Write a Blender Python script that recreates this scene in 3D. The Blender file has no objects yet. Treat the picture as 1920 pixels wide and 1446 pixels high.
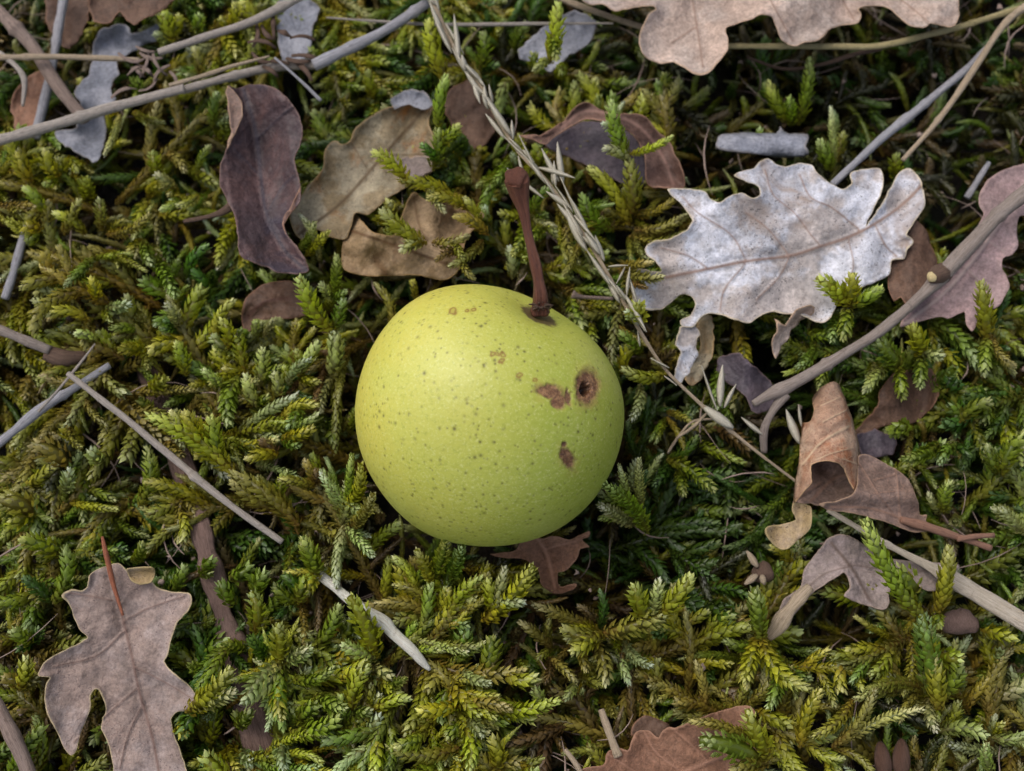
import bpy, math, random
import numpy as np
from mathutils import Vector, Matrix
from mathutils.geometry import delaunay_2d_cdt
C = bpy.context.scene.collection
SC = bpy.context.scene
RNG = np.random.RandomState(7)
CM = 0.01                      # everything below is written in centimetres
# ------------------------------------------------------------------ camera
TILT, DIST, HFOV = math.radians(15), 18.0, math.radians(50)
W0, H0 = 1920.0, 1446.0
cam_p = np.array([0.0, -DIST*math.sin(TILT), DIST*math.cos(TILT)])
cr = np.array([1.0, 0, 0]); cf = np.array([0, math.sin(TILT), -math.cos(TILT)]); cu = np.array([0, math.cos(TILT), math.sin(TILT)])
FPX = W0/2/math.tan(HFOV/2)
cd = bpy.data.cameras.new('camera'); camo = bpy.data.objects.new('camera', cd); C.objects.link(camo)
camo.location = cam_p*CM; camo.rotation_euler = (TILT, 0, 0)
cd.sensor_width = 36; cd.angle = HFOV; cd.clip_start = 0.005; cd.clip_end = 50
cd.dof.use_dof = True; cd.dof.focus_distance = 16.1*CM; cd.dof.aperture_fstop = 18.0
SC.camera = camo
def at(x, y, z=0.0):
    """photo pixel -> point (cm) at height z; arrays allowed"""
    x = np.asarray(x, float); y = np.asarray(y, float); z = np.asarray(z, float)
    d = ((x-W0/2)/FPX)[..., None]*cr + (-(y-H0/2)/FPX)[..., None]*cu + cf
    t = (z-cam_p[2])/d[..., 2]
    return cam_p + d*t[..., None]
def proj(P):
    v = np.asarray(P)-cam_p
    d = v@cf
    return W0/2+FPX*(v@cr)/d, H0/2-FPX*(v@cu)/d
# ------------------------------------------------------------------ light
w = bpy.data.worlds.new('World'); SC.world = w; w.use_nodes = True
nt = w.node_tree; bg = nt.nodes['Background']
sky = nt.nodes.new('ShaderNodeTexSky'); sky.sky_type = 'NISHITA'; sky.sun_disc = False
SUN_EL, SUN_AZ = math.radians(56), math.radians(-52)      # azimuth from +Y (top of the photo), negative = left
sky.sun_elevation = SUN_EL; sky.sun_rotation = SUN_AZ
sky.dust_density = 4.0; sky.air_density = 1.0; sky.ozone_density = 1.0
hs = nt.nodes.new('ShaderNodeHueSaturation'); hs.inputs['Saturation'].default_value = 0.62
nt.links.new(sky.outputs[0], hs.inputs['Color']); nt.links.new(hs.outputs[0], bg.inputs['Color'])
bg.inputs['Strength'].default_value = 0.128
sl = bpy.data.lights.new('sun', 'SUN'); so = bpy.data.objects.new('sun', sl); C.objects.link(so)
sl.energy = 0.95; sl.angle = math.radians(55); sl.color = (1.0, 0.97, 0.92)
sd = Vector((math.sin(SUN_AZ)*math.cos(SUN_EL), math.cos(SUN_AZ)*math.cos(SUN_EL), math.sin(SUN_EL)))
so.rotation_euler = sd.to_track_quat('Z', 'Y').to_euler(); so.location = sd
SC.view_settings.view_transform = 'Standard'; SC.view_settings.look = 'None'
SC.view_settings.exposure = 0.42; SC.view_settings.gamma = 1.0
SC.render.engine = 'CYCLES'
SC.cycles.max_bounces = 7; SC.cycles.diffuse_bounces = 4; SC.cycles.glossy_bounces = 2; SC.cycles.transmission_bounces = 4
SC.cycles.use_adaptive_sampling = True; SC.cycles.use_denoising = True
# ------------------------------------------------------------------ helpers
def tag(o, label=None, cat=None, group=None, kind=None):
    if label: o['label'] = label
    if cat: o['category'] = cat
    if group: o['group'] = group
    if kind: o['kind'] = kind
    return o
def vnoise(P, seed=0):
    """cheap smooth value noise, P (n,3) -> (-1..1)"""
    P = np.asarray(P, float)+seed*17.31+100
    i = np.floor(P).astype(np.int64); f = P-i; f = f*f*(3-2*f)
    out = np.zeros(len(P))
    for dx in (0, 1):
        for dy in (0, 1):
            for dz in (0, 1):
                h = (i[:, 0]+dx)*73856093 ^ (i[:, 1]+dy)*19349663 ^ (i[:, 2]+dz)*83492791
                h = (h ^ (h >> 13))*1274126177 & 0x7fffffff
                v = (h % 10007)/10007.0
                out += v*(f[:, 0] if dx else 1-f[:, 0])*(f[:, 1] if dy else 1-f[:, 1])*(f[:, 2] if dz else 1-f[:, 2])
    return out*2-1
def n2(x, y, s, seed=0):
    x = np.atleast_1d(np.asarray(x, float)); y = np.atleast_1d(np.asarray(y, float))
    return vnoise(np.stack([x/s, y/s, np.zeros_like(x)], -1), seed)
def fbm(P, s, seed=0, o=3):
    P = np.asarray(P, float)/s; a = 0; k = 1.0
    for j in range(o): a = a+k*vnoise(P*2**j, seed+j); k *= .5
    return a/1.75
def mesh_np(name, V, F, mat, parent=None, attrs=None, smooth=True, loc=None):
    """V (n,3) in cm, F list of faces or an (m,k) array (or a list of such arrays)"""
    me = bpy.data.meshes.new(name)
    V = np.asarray(V, np.float32)*CM
    if loc is not None: V = V-np.asarray(loc, np.float32)*CM
    arrs = F if isinstance(F, list) and len(F) and isinstance(F[0], np.ndarray) else None
    if isinstance(F, np.ndarray): arrs = [F]
    if arrs is None:
        li = np.array([i for f in F for i in f], np.int32); cnt = np.array([len(f) for f in F], np.int32)
    else:
        li = np.concatenate([a.ravel() for a in arrs]).astype(np.int32)
        cnt = np.concatenate([np.full(len(a), a.shape[1], np.int32) for a in arrs])
    me.vertices.add(len(V)); me.vertices.foreach_set('co', V.ravel())
    me.loops.add(len(li)); me.loops.foreach_set('vertex_index', li)
    st = np.concatenate([[0], np.cumsum(cnt)[:-1]]).astype(np.int32)
    me.polygons.add(len(cnt)); me.polygons.foreach_set('loop_start', st)
    me.polygons.foreach_set('use_smooth', np.full(len(cnt), smooth, bool))
    me.update(calc_edges=True)
    for k, a in (attrs or {}).items():
        a = np.asarray(a, np.float32)
        if a.ndim == 1:
            at_ = me.attributes.new(k, 'FLOAT', 'POINT'); at_.data.foreach_set('value', a)
        elif a.shape[1] == 4:
            at_ = me.attributes.new(k, 'FLOAT_COLOR', 'POINT'); at_.data.foreach_set('color', a.ravel())
        else:
            at_ = me.attributes.new(k, 'FLOAT_VECTOR', 'POINT'); at_.data.foreach_set('vector', a.ravel())
    me.materials.append(mat)
    o = bpy.data.objects.new(name, me); C.objects.link(o)
    if parent is not None: o.parent = parent
    if loc is not None: o.location = np.asarray(loc)*CM
    return o
def empty(name, loc=(0, 0, 0)):
    o = bpy.data.objects.new(name, None); C.objects.link(o); o.location = Vector(loc)*CM; o.empty_display_size = .01
    return o
def crom(P, step):
    """Catmull-Rom resample of an open polyline (n,d)"""
    P = np.asarray(P, float)
    if len(P) == 2: Q = np.stack([2*P[0]-P[1], P[0], P[1], 2*P[1]-P[0]])
    else: Q = np.vstack([2*P[0]-P[1], P, 2*P[-1]-P[-2]])
    out = []
    for i in range(1, len(Q)-2):
        p0, p1, p2, p3 = Q[i-1:i+3]
        n = max(1, int(math.ceil(np.linalg.norm((p2-p1)[:3])/step)))
        t = (np.arange(n)/n)[:, None]
        out.append(.5*((2*p1)+(-p0+p2)*t+(2*p0-5*p1+4*p2-p3)*t**2+(-p0+3*p1-3*p2+p3)*t**3))
    out.append(P[-1:])
    return np.vstack(out)
def closed(P, step, soft=.8):
    P = np.asarray(P, float); n = len(P); out = []
    for i in range(n):
        p0, p1, p2, p3 = P[i-1], P[i], P[(i+1) % n], P[(i+2) % n]
        k = max(1, int(np.linalg.norm(p2-p1)/step)); t = (np.arange(k)/k)[:, None]
        out.append((1-soft)*(p1+(p2-p1)*t)+soft*.5*((2*p1)+(-p0+p2)*t+(2*p0-5*p1+4*p2-p3)*t**2+(-p0+3*p1-3*p2+p3)*t**3))
    return np.vstack(out)
def inside(poly, X, Y):
    x = X.ravel(); y = Y.ravel(); r = np.zeros(len(x), bool)
    px, py = poly[:, 0], poly[:, 1]; qx, qy = np.roll(px, -1), np.roll(py, -1)
    for a, b, c, d in zip(px, py, qx, qy):
        if b == d: continue
        m = ((b > y) != (d > y)); r ^= m & (x < (c-a)*(y-b)/(d-b)+a)
    return r.reshape(X.shape)
def segdist(X, Y, L):
    """distance (px) of points to polyline L and the running length"""
    L = np.asarray(L, float); best = np.full(len(X), 1e9)
    for (a, b), (c, d) in zip(L[:-1, :2], L[1:, :2]):
        ux, uy = c-a, d-b; l2 = ux*ux+uy*uy+1e-9
        t = np.clip(((X-a)*ux+(Y-b)*uy)/l2, 0, 1)
        best = np.minimum(best, np.hypot(X-a-t*ux, Y-b-t*uy))
    return best
# height ceiling for the moss, on a grid in ground coordinates seen at z=.4 (looked up by x,y)
GX0, GY0, GS = -13.0, -10.0, 0.06
GW, GH = int(26/GS), int(26/GS)
CAP = np.full((GH, GW), 9.0); PADCAP = CAP.copy()
_gx, _gy = np.meshgrid(GX0+np.arange(GW)*GS, GY0+np.arange(GH)*GS)
def cap_poly(poly_px, z, margin=.14):
    P = at(poly_px[:, 0], poly_px[:, 1], z)[:, :2]
    lo, hi = P.min(0)-.1, P.max(0)+.1
    i0, i1 = [int(np.clip((v-GX0)/GS, 0, GW-1)) for v in (lo[0], hi[0])]; j0, j1 = [int(np.clip((v-GY0)/GS, 0, GH-1)) for v in (lo[1], hi[1])]
    if i1 <= i0 or j1 <= j0: return
    m = inside(P, _gx[j0:j1, i0:i1], _gy[j0:j1, i0:i1]); s = CAP[j0:j1, i0:i1]
    s[m] = np.minimum(s[m], z-margin)
def cap_line(P, r):
    for p in P:
        i0, i1 = int((p[0]-r-GX0)/GS), int((p[0]+r-GX0)/GS)+1; j0, j1 = int((p[1]-r-GY0)/GS), int((p[1]+r-GY0)/GS)+1
        if i0 < 0 or j0 < 0 or i1 >= GW or j1 >= GH: continue
        s = CAP[j0:j1+1, i0:i1+1]; s[:] = np.minimum(s, p[2]-r*.6)
def cap_at(P):
    i = np.clip(((P[:, 0]-GX0)/GS).astype(int), 0, GW-1); j = np.clip(((P[:, 1]-GY0)/GS).astype(int), 0, GH-1)
    return CAP[j, i]
# ------------------------------------------------------------------ materials
class NB:
    def __init__(s, name):
        s.m = bpy.data.materials.new(name); s.m.use_nodes = True; s.t = s.m.node_tree; s.b = s.t.nodes['Principled BSDF']; s.out = s.t.nodes['Material Output']
    def n(s, kind, **kw):
        o = s.t.nodes.new('ShaderNode'+kind)
        for k, v in kw.items(): setattr(o, k, v)
        return o
    def set(s, sock, v):
        if isinstance(v, bpy.types.NodeSocket): s.t.links.new(v, sock)
        elif v is not None: sock.default_value = v
    def attr(s, name): return s.n('Attribute', attribute_name=name)
    def co(s):
        return s.n('TexCoord').outputs['Object']
    def noise(s, scale, detail=3, rough=.6, vec=None, dist=0):
        o = s.n('TexNoise'); s.set(o.inputs['Vector'], vec if vec is not None else s.co()); o.inputs['Scale'].default_value = scale
        o.inputs['Detail'].default_value = detail; o.inputs['Roughness'].default_value = rough; o.inputs['Distortion'].default_value = dist
        return o.outputs['Fac']
    def voro(s, scale, feat='F1', vec=None, rnd=1.0):
        o = s.n('TexVoronoi', feature=feat); s.set(o.inputs['Vector'], vec if vec is not None else s.co()); o.inputs['Scale'].default_value = scale
        o.inputs['Randomness'].default_value = rnd
        return o
    def math(s, op, a, b=None, c=None, clamp=False):
        o = s.n('Math', operation=op, use_clamp=clamp); s.set(o.inputs[0], a); s.set(o.inputs[1], b)
        if c is not None: s.set(o.inputs[2], c)
        return o.outputs[0]
    def ramp(s, f, a, b, lo=0.0, hi=1.0):
        o = s.n('MapRange', interpolation_type='SMOOTHSTEP'); s.set(o.inputs[0], f)
        for i, v in enumerate((a, b, lo, hi)): o.inputs[i+1].default_value = v
        return o.outputs[0]
    def mix(s, f, a, b, mode='MIX'):
        o = s.n('Mix', data_type='RGBA', blend_type=mode); s.set(o.inputs[0], f)
        s.set(o.inputs[6], a if isinstance(a, bpy.types.NodeSocket) else (*a[:3], 1)); s.set(o.inputs[7], b if isinstance(b, bpy.types.NodeSocket) else (*b[:3], 1))
        return o.outputs[2]
    def bump(s, h, strength, dist):
        o = s.n('Bump'); o.inputs['Strength'].default_value = strength; o.inputs['Distance'].default_value = dist; s.set(o.inputs['Height'], h)
        s.t.links.new(o.outputs[0], s.b.inputs['Normal']); return o.outputs[0]
    def sub_trans(s, col, fac, normal=None):
        t = s.n('BsdfTranslucent'); s.set(t.inputs['Color'], col); mx = s.n('MixShader'); s.set(mx.inputs[0], fac)
        if normal is not None: s.set(t.inputs['Normal'], normal)
        s.t.links.new(s.b.outputs[0], mx.inputs[1]); s.t.links.new(t.outputs[0], mx.inputs[2]); s.t.links.new(mx.outputs[0], s.out.inputs['Surface'])
def srgb(r, g, b):
    return tuple(((c/255)/12.92 if c/255 <= .04045 else ((c/255+.055)/1.055)**2.4) for c in (r, g, b))
def leaf_mat(name, base, mottle, rim, vein, speck=None, speck_n=.4, net=.25, trans=.15, rough=.6, rimw=3.4, back=None, streak=None, mot=(.42, .62), gain=1.18):
    k = NB(name); base = tuple(min(.85, q*gain) for q in base); mottle = tuple(min(.85, q*gain) for q in mottle)
    c = k.mix(k.ramp(k.noise(110, 4, .65), *mot), base, mottle)
    c = k.mix(k.ramp(k.noise(420, 3, .7), .45, .75, 0, .5), c, tuple(x*.62 for x in base))
    c = k.mix(k.ramp(k.noise(60, 2, .5), .5, .75, 0, .45), c, tuple(min(1, x*1.25) for x in mottle))
    g1 = k.ramp(k.noise(38, 4, .7, dist=.8), .3, .7, .70, 1.18); g2 = k.ramp(k.noise(1700, 3, .8), .32, .68, .72, 1.18); g3 = k.ramp(k.noise(230, 4, .75), .3, .72, .8, 1.15)
    gg = k.math('MULTIPLY', k.math('MULTIPLY', g1, g2), g3); cb = k.n('CombineColor'); [k.set(cb.inputs[i_], gg) for i_ in range(3)]
    c = k.mix(1, c, cb.outputs[0], 'MULTIPLY')
    if streak: c = k.mix(k.ramp(k.noise(50, 4, .7, dist=1.2), .5, .68), c, streak)
    wv = k.n('VectorMath', operation='MULTIPLY_ADD'); nz = k.n('TexNoise'); k.set(nz.inputs['Vector'], k.co()); nz.inputs['Scale'].default_value = 500; nz.inputs['Detail'].default_value = 3
    k.set(wv.inputs[0], nz.outputs['Color']); wv.inputs[1].default_value = (.0022,)*3; k.set(wv.inputs[2], k.co()); wvec = wv.outputs[0]
    if speck:
        sp = k.math('MULTIPLY', k.ramp(k.noise(1700, 3, .8), .56, .62), k.ramp(k.noise(170, 3, .7), .64-speck_n*.3, .76-speck_n*.3))
        c = k.mix(k.math('MULTIPLY', sp, .75), c, speck)
        sp2 = k.math('MULTIPLY', k.ramp(k.noise(420, 4, .8, vec=wvec), .66, .72), speck_n)
        c = k.mix(k.math('MULTIPLY', sp2, .8), c, speck)
    nv = k.ramp(k.voro(1100, 'DISTANCE_TO_EDGE', vec=wvec).outputs['Distance'], .0, .12, 1, 0)
    nv2 = k.ramp(k.voro(420, 'DISTANCE_TO_EDGE', vec=wvec).outputs['Distance'], .0, .05, 1, 0)
    nn = k.math('MULTIPLY', k.math('MAXIMUM', k.math('MULTIPLY', nv, .5), nv2), k.ramp(k.noise(90, 2, .5), .35, .65, .3, 1))
    c = k.mix(k.math('MULTIPLY', nn, net), c, tuple(min(1, x*1.35) for x in vein))
    v = k.attr('vein').outputs['Fac']
    c = k.mix(k.math('MULTIPLY', k.ramp(v, 0, 1), .9), c, vein)
    ea = k.math('MULTIPLY', k.attr('edge').outputs['Fac'], k.ramp(k.noise(130, 3, .6), .3, .7, .6, 2.4))
    e = k.ramp(ea, rimw*.25, rimw*.75, 1, 0)
    c = k.mix(k.math('MULTIPLY', e, .65), c, rim)
    k.set(k.b.inputs['Base Color'], c); k.b.inputs['Roughness'].default_value = rough
    k.b.inputs['Specular IOR Level'].default_value = .3
    h = k.math('ADD', k.math('MULTIPLY', k.noise(500, 3, .7), .8), k.math('MULTIPLY', nn, .12))
    h = k.math('ADD', h, k.math('MULTIPLY', k.noise(160, 3, .6), 2.2))
    h = k.math('ADD', h, k.math('MULTIPLY', k.noise(60, 3, .6), 4))
    k.bump(h, .85, .0005)
    k.sub_trans(c, trans)
    return k.m
def twig_mat(name, a, b, dark, rough=.7, streak=1.0, gain=1.3):
    a = tuple(min(.8, q*gain) for q in a); b = tuple(min(.8, q*gain) for q in b)
    k = NB(name)
    tc = k.attr('tc').outputs['Vector']
    mp = k.n('Mapping'); k.set(mp.inputs[0], tc); mp.inputs['Scale'].default_value = (1, .12, 1)
    n1 = k.noise(9, 4, .7, vec=mp.outputs[0]); 
    n2_ = k.noise(26, 4, .75, vec=mp.outputs[0])
    c = k.mix(k.ramp(n1, .38, .62), a, b)
    c = k.mix(k.ramp(n2_, .52, .66, 0, .6*streak), c, dark)
    c = k.mix(k.ramp(n2_, .48, .32, 0, .5), c, tuple(min(1, q*1.35) for q in b))
    c = k.mix(k.ramp(k.noise(900, 3, .7), .6, .7, 0, .4), c, dark)
    c = k.mix(k.ramp(k.noise(2.2, 3, .6, vec=tc), .56, .72, 0, .4), c, dark)
    k.set(k.b.inputs['Base Color'], c); k.b.inputs['Roughness'].default_value = rough; k.b.inputs['Specular IOR Level'].default_value = .3
    k.bump(k.math('ADD', n1, k.math('MULTIPLY', n2_, .8)), .8, .0004)
    return k.m
M = {}
M['white'] = leaf_mat('bleached_leaf', srgb(184, 174, 170), srgb(206, 206, 214), srgb(214, 196, 158), srgb(150, 122, 108), speck=srgb(64, 62, 64), speck_n=.8, net=.16, gain=1.24, streak=srgb(160, 142, 130), mot=(.44, .56))
M['pinktan'] = leaf_mat('pinkish_leaf', srgb(172, 150, 136), srgb(182, 165, 154), srgb(190, 158, 126), srgb(138, 108, 92), speck=srgb(110, 88, 84), speck_n=.1, net=.12)
M['mauve'] = leaf_mat('mauve_leaf', srgb(150, 130, 120), srgb(162, 146, 140), srgb(206, 186, 140), srgb(126, 100, 90), speck=srgb(84, 70, 68), speck_n=.6, net=.3, rimw=3.6)
M['pink'] = leaf_mat('pink_leaf', srgb(170, 142, 140), srgb(160, 136, 134), srgb(176, 146, 136), srgb(190, 168, 160), net=.15)
M['dark'] = leaf_mat('dark_leaf', srgb(68, 54, 56), srgb(86, 64, 62), srgb(120, 94, 84), srgb(62, 54, 62), speck=srgb(40, 30, 32), net=.12, rough=.5, rimw=4, streak=srgb(66, 58, 68), trans=.05)
M['tan'] = leaf_mat('decayed_leaf', srgb(140, 122, 92), srgb(158, 146, 122), srgb(170, 140, 96), srgb(96, 76, 52), speck=srgb(60, 48, 38), speck_n=.7, net=.2, streak=srgb(150, 98, 46), mot=(.46, .54))
M['crumple'] = leaf_mat('crumpled_leaf', srgb(130, 108, 78), srgb(170, 144, 112), srgb(176, 142, 92), srgb(100, 72, 46), speck=srgb(50, 38, 28), speck_n=.5, net=.2, streak=srgb(108, 78, 50))
M['brown'] = leaf_mat('brown_leaf', srgb(96, 72, 58), srgb(112, 86, 70), srgb(140, 102, 78), srgb(84, 56, 46), speck=srgb(50, 34, 30), net=.15)
M['redbrown'] = leaf_mat('reddish_leaf', srgb(124, 88, 68), srgb(140, 102, 80), srgb(164, 124, 100), srgb(164, 122, 100), speck=srgb(90, 56, 44), net=.22)
M['arc'] = leaf_mat('curled_strip_leaf', srgb(108, 82, 72), srgb(96, 70, 60), srgb(160, 122, 100), srgb(140, 108, 96), speck=srgb(50, 36, 34), net=.25)
M['roll'] = leaf_mat('rolled_leaf', srgb(150, 116, 94), srgb(166, 140, 120), srgb(188, 152, 112), srgb(196, 168, 138), speck=srgb(104, 64, 44), speck_n=.9, net=.3, streak=srgb(144, 88, 56), trans=.05)
M['wing'] = leaf_mat('rolled_leaf_wing', srgb(120, 98, 86), srgb(134, 112, 102), srgb(178, 146, 118), srgb(156, 122, 104), speck=srgb(76, 54, 50), net=.35)
M['lobe'] = leaf_mat('rolled_leaf_lobe', srgb(160, 136, 92), srgb(150, 132, 112), srgb(178, 158, 112), srgb(120, 96, 70), speck=srgb(48, 40, 32), speck_n=.9, net=.3, rimw=4)
M['greyleaf'] = leaf_mat('grey_leaf', srgb(138, 124, 116), srgb(152, 136, 132), srgb(168, 146, 128), srgb(112, 94, 84), speck=srgb(72, 60, 54), net=.2)
M['bluegrey'] = leaf_mat('bleached_scrap', srgb(132, 134, 144), srgb(160, 160, 168), srgb(140, 132, 128), srgb(130, 126, 130), speck=srgb(70, 70, 80), speck_n=.6, net=.1)
M['purple'] = leaf_mat('purple_leaf', srgb(78, 70, 78), srgb(96, 84, 90), srgb(116, 94, 92), srgb(70, 60, 66), speck=srgb(50, 42, 48), net=.12, rough=.5)
M['tw_grey'] = twig_mat('grey_stem', srgb(140, 130, 122), srgb(168, 158, 148), srgb(92, 80, 72))
M['tw_blue'] = twig_mat('bluish_stem', srgb(132, 130, 134), srgb(160, 158, 162), srgb(84, 78, 80))
M['tw_brown'] = twig_mat('brown_twig', srgb(118, 100, 90), srgb(142, 124, 114), srgb(80, 64, 56))
M['tw_mid'] = twig_mat('woody_twig', srgb(128, 114, 104), srgb(150, 138, 130), srgb(86, 72, 64), streak=.9, gain=1.15)
M['tw_tan'] = twig_mat('tan_grass_stem', srgb(150, 132, 108), srgb(172, 154, 132), srgb(112, 94, 74))
M['tw_yellow'] = twig_mat('yellow_grass_stem', srgb(150, 138, 98), srgb(166, 152, 112), srgb(112, 96, 62))
M['tw_straw'] = twig_mat('pale_straw', srgb(196, 188, 172), srgb(214, 208, 196), srgb(140, 120, 96), streak=.7)
M['tw_pale'] = twig_mat('weathered_straw', srgb(176, 162, 142), srgb(196, 184, 168), srgb(124, 106, 86), streak=1.0, gain=1.05)
M['tw_bark'] = twig_mat('decayed_bark', srgb(98, 78, 70), srgb(118, 96, 88), srgb(58, 44, 38))
M['tw_dark'] = twig_mat('dark_twig', srgb(86, 66, 56), srgb(100, 80, 66), srgb(50, 38, 32))
M['stalk'] = twig_mat('pear_stalk', srgb(98, 58, 44), srgb(118, 76, 60), srgb(52, 38, 40), rough=.42, streak=1.0, gain=1.0)
M['tw_stalk'] = twig_mat('brown_leaf_stalk', srgb(134, 98, 80), srgb(148, 112, 94), srgb(100, 68, 54), streak=.6)
M['petiole'] = twig_mat('red_leaf_stalk', srgb(146, 86, 62), srgb(160, 100, 74), srgb(100, 60, 46))
M['cut'] = twig_mat('cut_wood', srgb(206, 178, 130), srgb(220, 192, 146), srgb(160, 126, 84))
M['seedm'] = twig_mat('seed_coat', srgb(84, 60, 48), srgb(98, 72, 58), srgb(56, 40, 32), rough=.4, gain=1.0)
def spike_mat():
    k = NB('dry_chaff')
    tc = k.attr('tc').outputs['Vector']; mp = k.n('Mapping'); k.set(mp.inputs[0], tc); mp.inputs['Scale'].default_value = (1, .1, 1)
    n = k.noise(30, 3, .7, vec=mp.outputs[0])
    c = k.mix(k.ramp(n, .4, .65), srgb(222, 216, 200), srgb(178, 166, 140))
    k.set(k.b.inputs['Base Color'], c); k.b.inputs['Roughness'].default_value = .5
    k.bump(n, .5, .0003); k.sub_trans(c, .3); return k.m
M['chaff'] = spike_mat()
def moss_mat():
    k = NB('moss_leaf'); c = k.attr('col').outputs['Color']
    k.bump(k.noise(2500, 2, .6), .5, .0002)
    c2 = k.mix(k.ramp(k.noise(700, 2, .6), .4, .7, 0, .35), c, k.mix(1, c, (.55, .5, .4), 'MULTIPLY'))
    k.set(k.b.inputs['Base Color'], c2); k.b.inputs['Roughness'].default_value = .3; k.b.inputs['Specular IOR Level'].default_value = .6
    k.sub_trans(k.mix(1, c2, (1.0, 1.0, .5), 'MULTIPLY'), .42); return k.m
M['moss'] = moss_mat()
def soil_mat():
    k = NB('dark_soil')
    c = k.mix(k.ramp(k.noise(120, 5, .7), .4, .65), (.012, .009, .006), (.04, .028, .018))
    c = k.mix(k.ramp(k.noise(30, 3, .6), .5, .7), c, (.012, .02, .006))
    k.set(k.b.inputs['Base Color'], c); k.b.inputs['Roughness'].default_value = .95
    k.bump(k.noise(300, 5, .7), 1, .002); return k.m
M['soil'] = soil_mat()
# ------------------------------------------------------------------ ground
def build_ground():
    a = np.concatenate([[-400, -150, -60, -30], np.linspace(-18, 18, 121), [30, 60, 150, 400]])
    X, Y = np.meshgrid(a, a+2); n = len(a)
    Z = -2.3+.35*n2(X.ravel(), Y.ravel(), 2.2, 3).reshape(X.shape)+.15*n2(X.ravel(), Y.ravel(), .8, 5).reshape(X.shape)
    V = np.stack([X.ravel(), Y.ravel(), Z.ravel()], -1); i = np.arange(n*n).reshape(n, n)
    F = np.stack([i[:-1, :-1].ravel(), i[:-1, 1:].ravel(), i[1:, 1:].ravel(), i[1:, :-1].ravel()], -1)
    tag(mesh_np('ground', V, F, M['soil']), kind='structure')
build_ground()
# ------------------------------------------------------------------ leaves
def blade(name, outline, mat, z, zf=None, veins=(), parent=None, grid=6.0, crump=.05, thick=.014, loc=None, rough_edge=1.2, cap=True, vw=4.5, lift=.06, seed=None, soft=.8, margin=.14):
    """a leaf blade from its outline (photo px): a curved, thick surface about height z; zf(x,y,edge)->extra height"""
    seed = seed if seed is not None else int(abs(hash((outline[0][0], outline[0][1]))) % 97)
    O = closed(outline, grid*.8, soft)
    O = O+np.stack([n2(O[:, 0], O[:, 1], 9, seed), n2(O[:, 0], O[:, 1], 9, seed+1)], -1)*rough_edge
    lo, hi = O.min(0), O.max(0)
    gx, gy = np.meshgrid(np.arange(lo[0], hi[0], grid), np.arange(lo[1], hi[1], grid*.87))
    gx = gx+(np.arange(gx.shape[0]) % 2)[:, None]*grid*.5
    m = inside(O, gx, gy); px, py = gx[m], gy[m]
    d = segdist(px, py, np.vstack([O, O[:1]])); ok = d > grid*.55; px, py = px[ok], py[ok]
    ex = []
    for k_, L in enumerate(veins):
        Lc = crom(np.array(L, float), 4.0); dd = np.gradient(Lc, axis=0); dd /= np.linalg.norm(dd, axis=1)[:, None]+1e-9; nn_ = np.stack([-dd[:, 1], dd[:, 0]], -1)
        wv = (vw if k_ == 0 else vw*.65)
        keep = segdist(px, py, Lc) > wv*1.5; px, py = px[keep], py[keep]
        for o_ in (-1.25, 0, 1.25):
            q = Lc+nn_*wv*o_
            if ex: q = q[[np.min(np.hypot(*(np.vstack(ex)-p_).T)) > 2.0 for p_ in q]]
            if len(q) and o_ == 0 or True: 
                m_ = inside(O, q[:, 0], q[:, 1]) if len(q) else np.zeros(0, bool); q = q[m_]
                if len(q): q = q[segdist(q[:, 0], q[:, 1], np.vstack([O, O[:1]])) > 2]
            if len(q): ex.append(q)
    P = [Vector(p) for p in np.vstack([O, np.stack([px, py], -1)]+ex)]; nO = len(O)
    r = delaunay_2d_cdt(P, [], [list(range(nO))], 1, 1e-5)
    vv = np.array([tuple(v) for v in r[0]]); F = [list(f) for f in r[2]]
    x, y = vv[:, 0], vv[:, 1]
    e = segdist(x, y, np.vstack([O, O[:1]]))
    vn = np.zeros(len(x)); groove = np.zeros(len(x))
    for k_, L in enumerate(veins):
        dd = segdist(x, y, crom(np.array(L, float), 8)); wv = vw if k_ == 0 else vw*.65
        vn = np.maximum(vn, np.clip(1.15-dd/wv, 0, 1)*(1 if k_ == 0 else .7)); groove = np.minimum(groove, -np.exp(-(dd/14)**2)*(1 if k_ == 0 else .6))
    zz = np.full(len(x), float(z))+crump*n2(x, y, 70, seed)+crump*.5*n2(x, y, 28, seed+2)+.012*n2(x, y, 11, seed+3)+groove*.05
    zz += 1.6*lift*np.exp(-e/9)*(.45+.75*n2(x, y, 45, seed+5))+.045*vn
    if zf: zz = zz+zf(x, y, e)
    V = at(x, y, zz)
    o = mesh_np(name, V, F, mat, parent, {'edge': e, 'vein': vn}, True, loc)
    me = o.data
    if len(me.polygons) and sum(p.normal.z for p in list(me.polygons)[:50]) < 0: me.flip_normals()
    s = o.modifiers.new('thickness', 'SOLIDIFY'); s.thickness = thick*CM; s.offset = -1
    if cap:
        cap_poly(O, float(np.median(zz)), margin)
        ci = ((V[:, 0]-GX0)/GS).astype(int); cj = ((V[:, 1]-GY0)/GS).astype(int)
        for di in (-1, 0, 1):
            for dj in (-1, 0, 1): np.minimum.at(CAP, (np.clip(cj+dj, 0, GH-1), np.clip(ci+di, 0, GW-1)), zz-.10)
    return o
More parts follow.
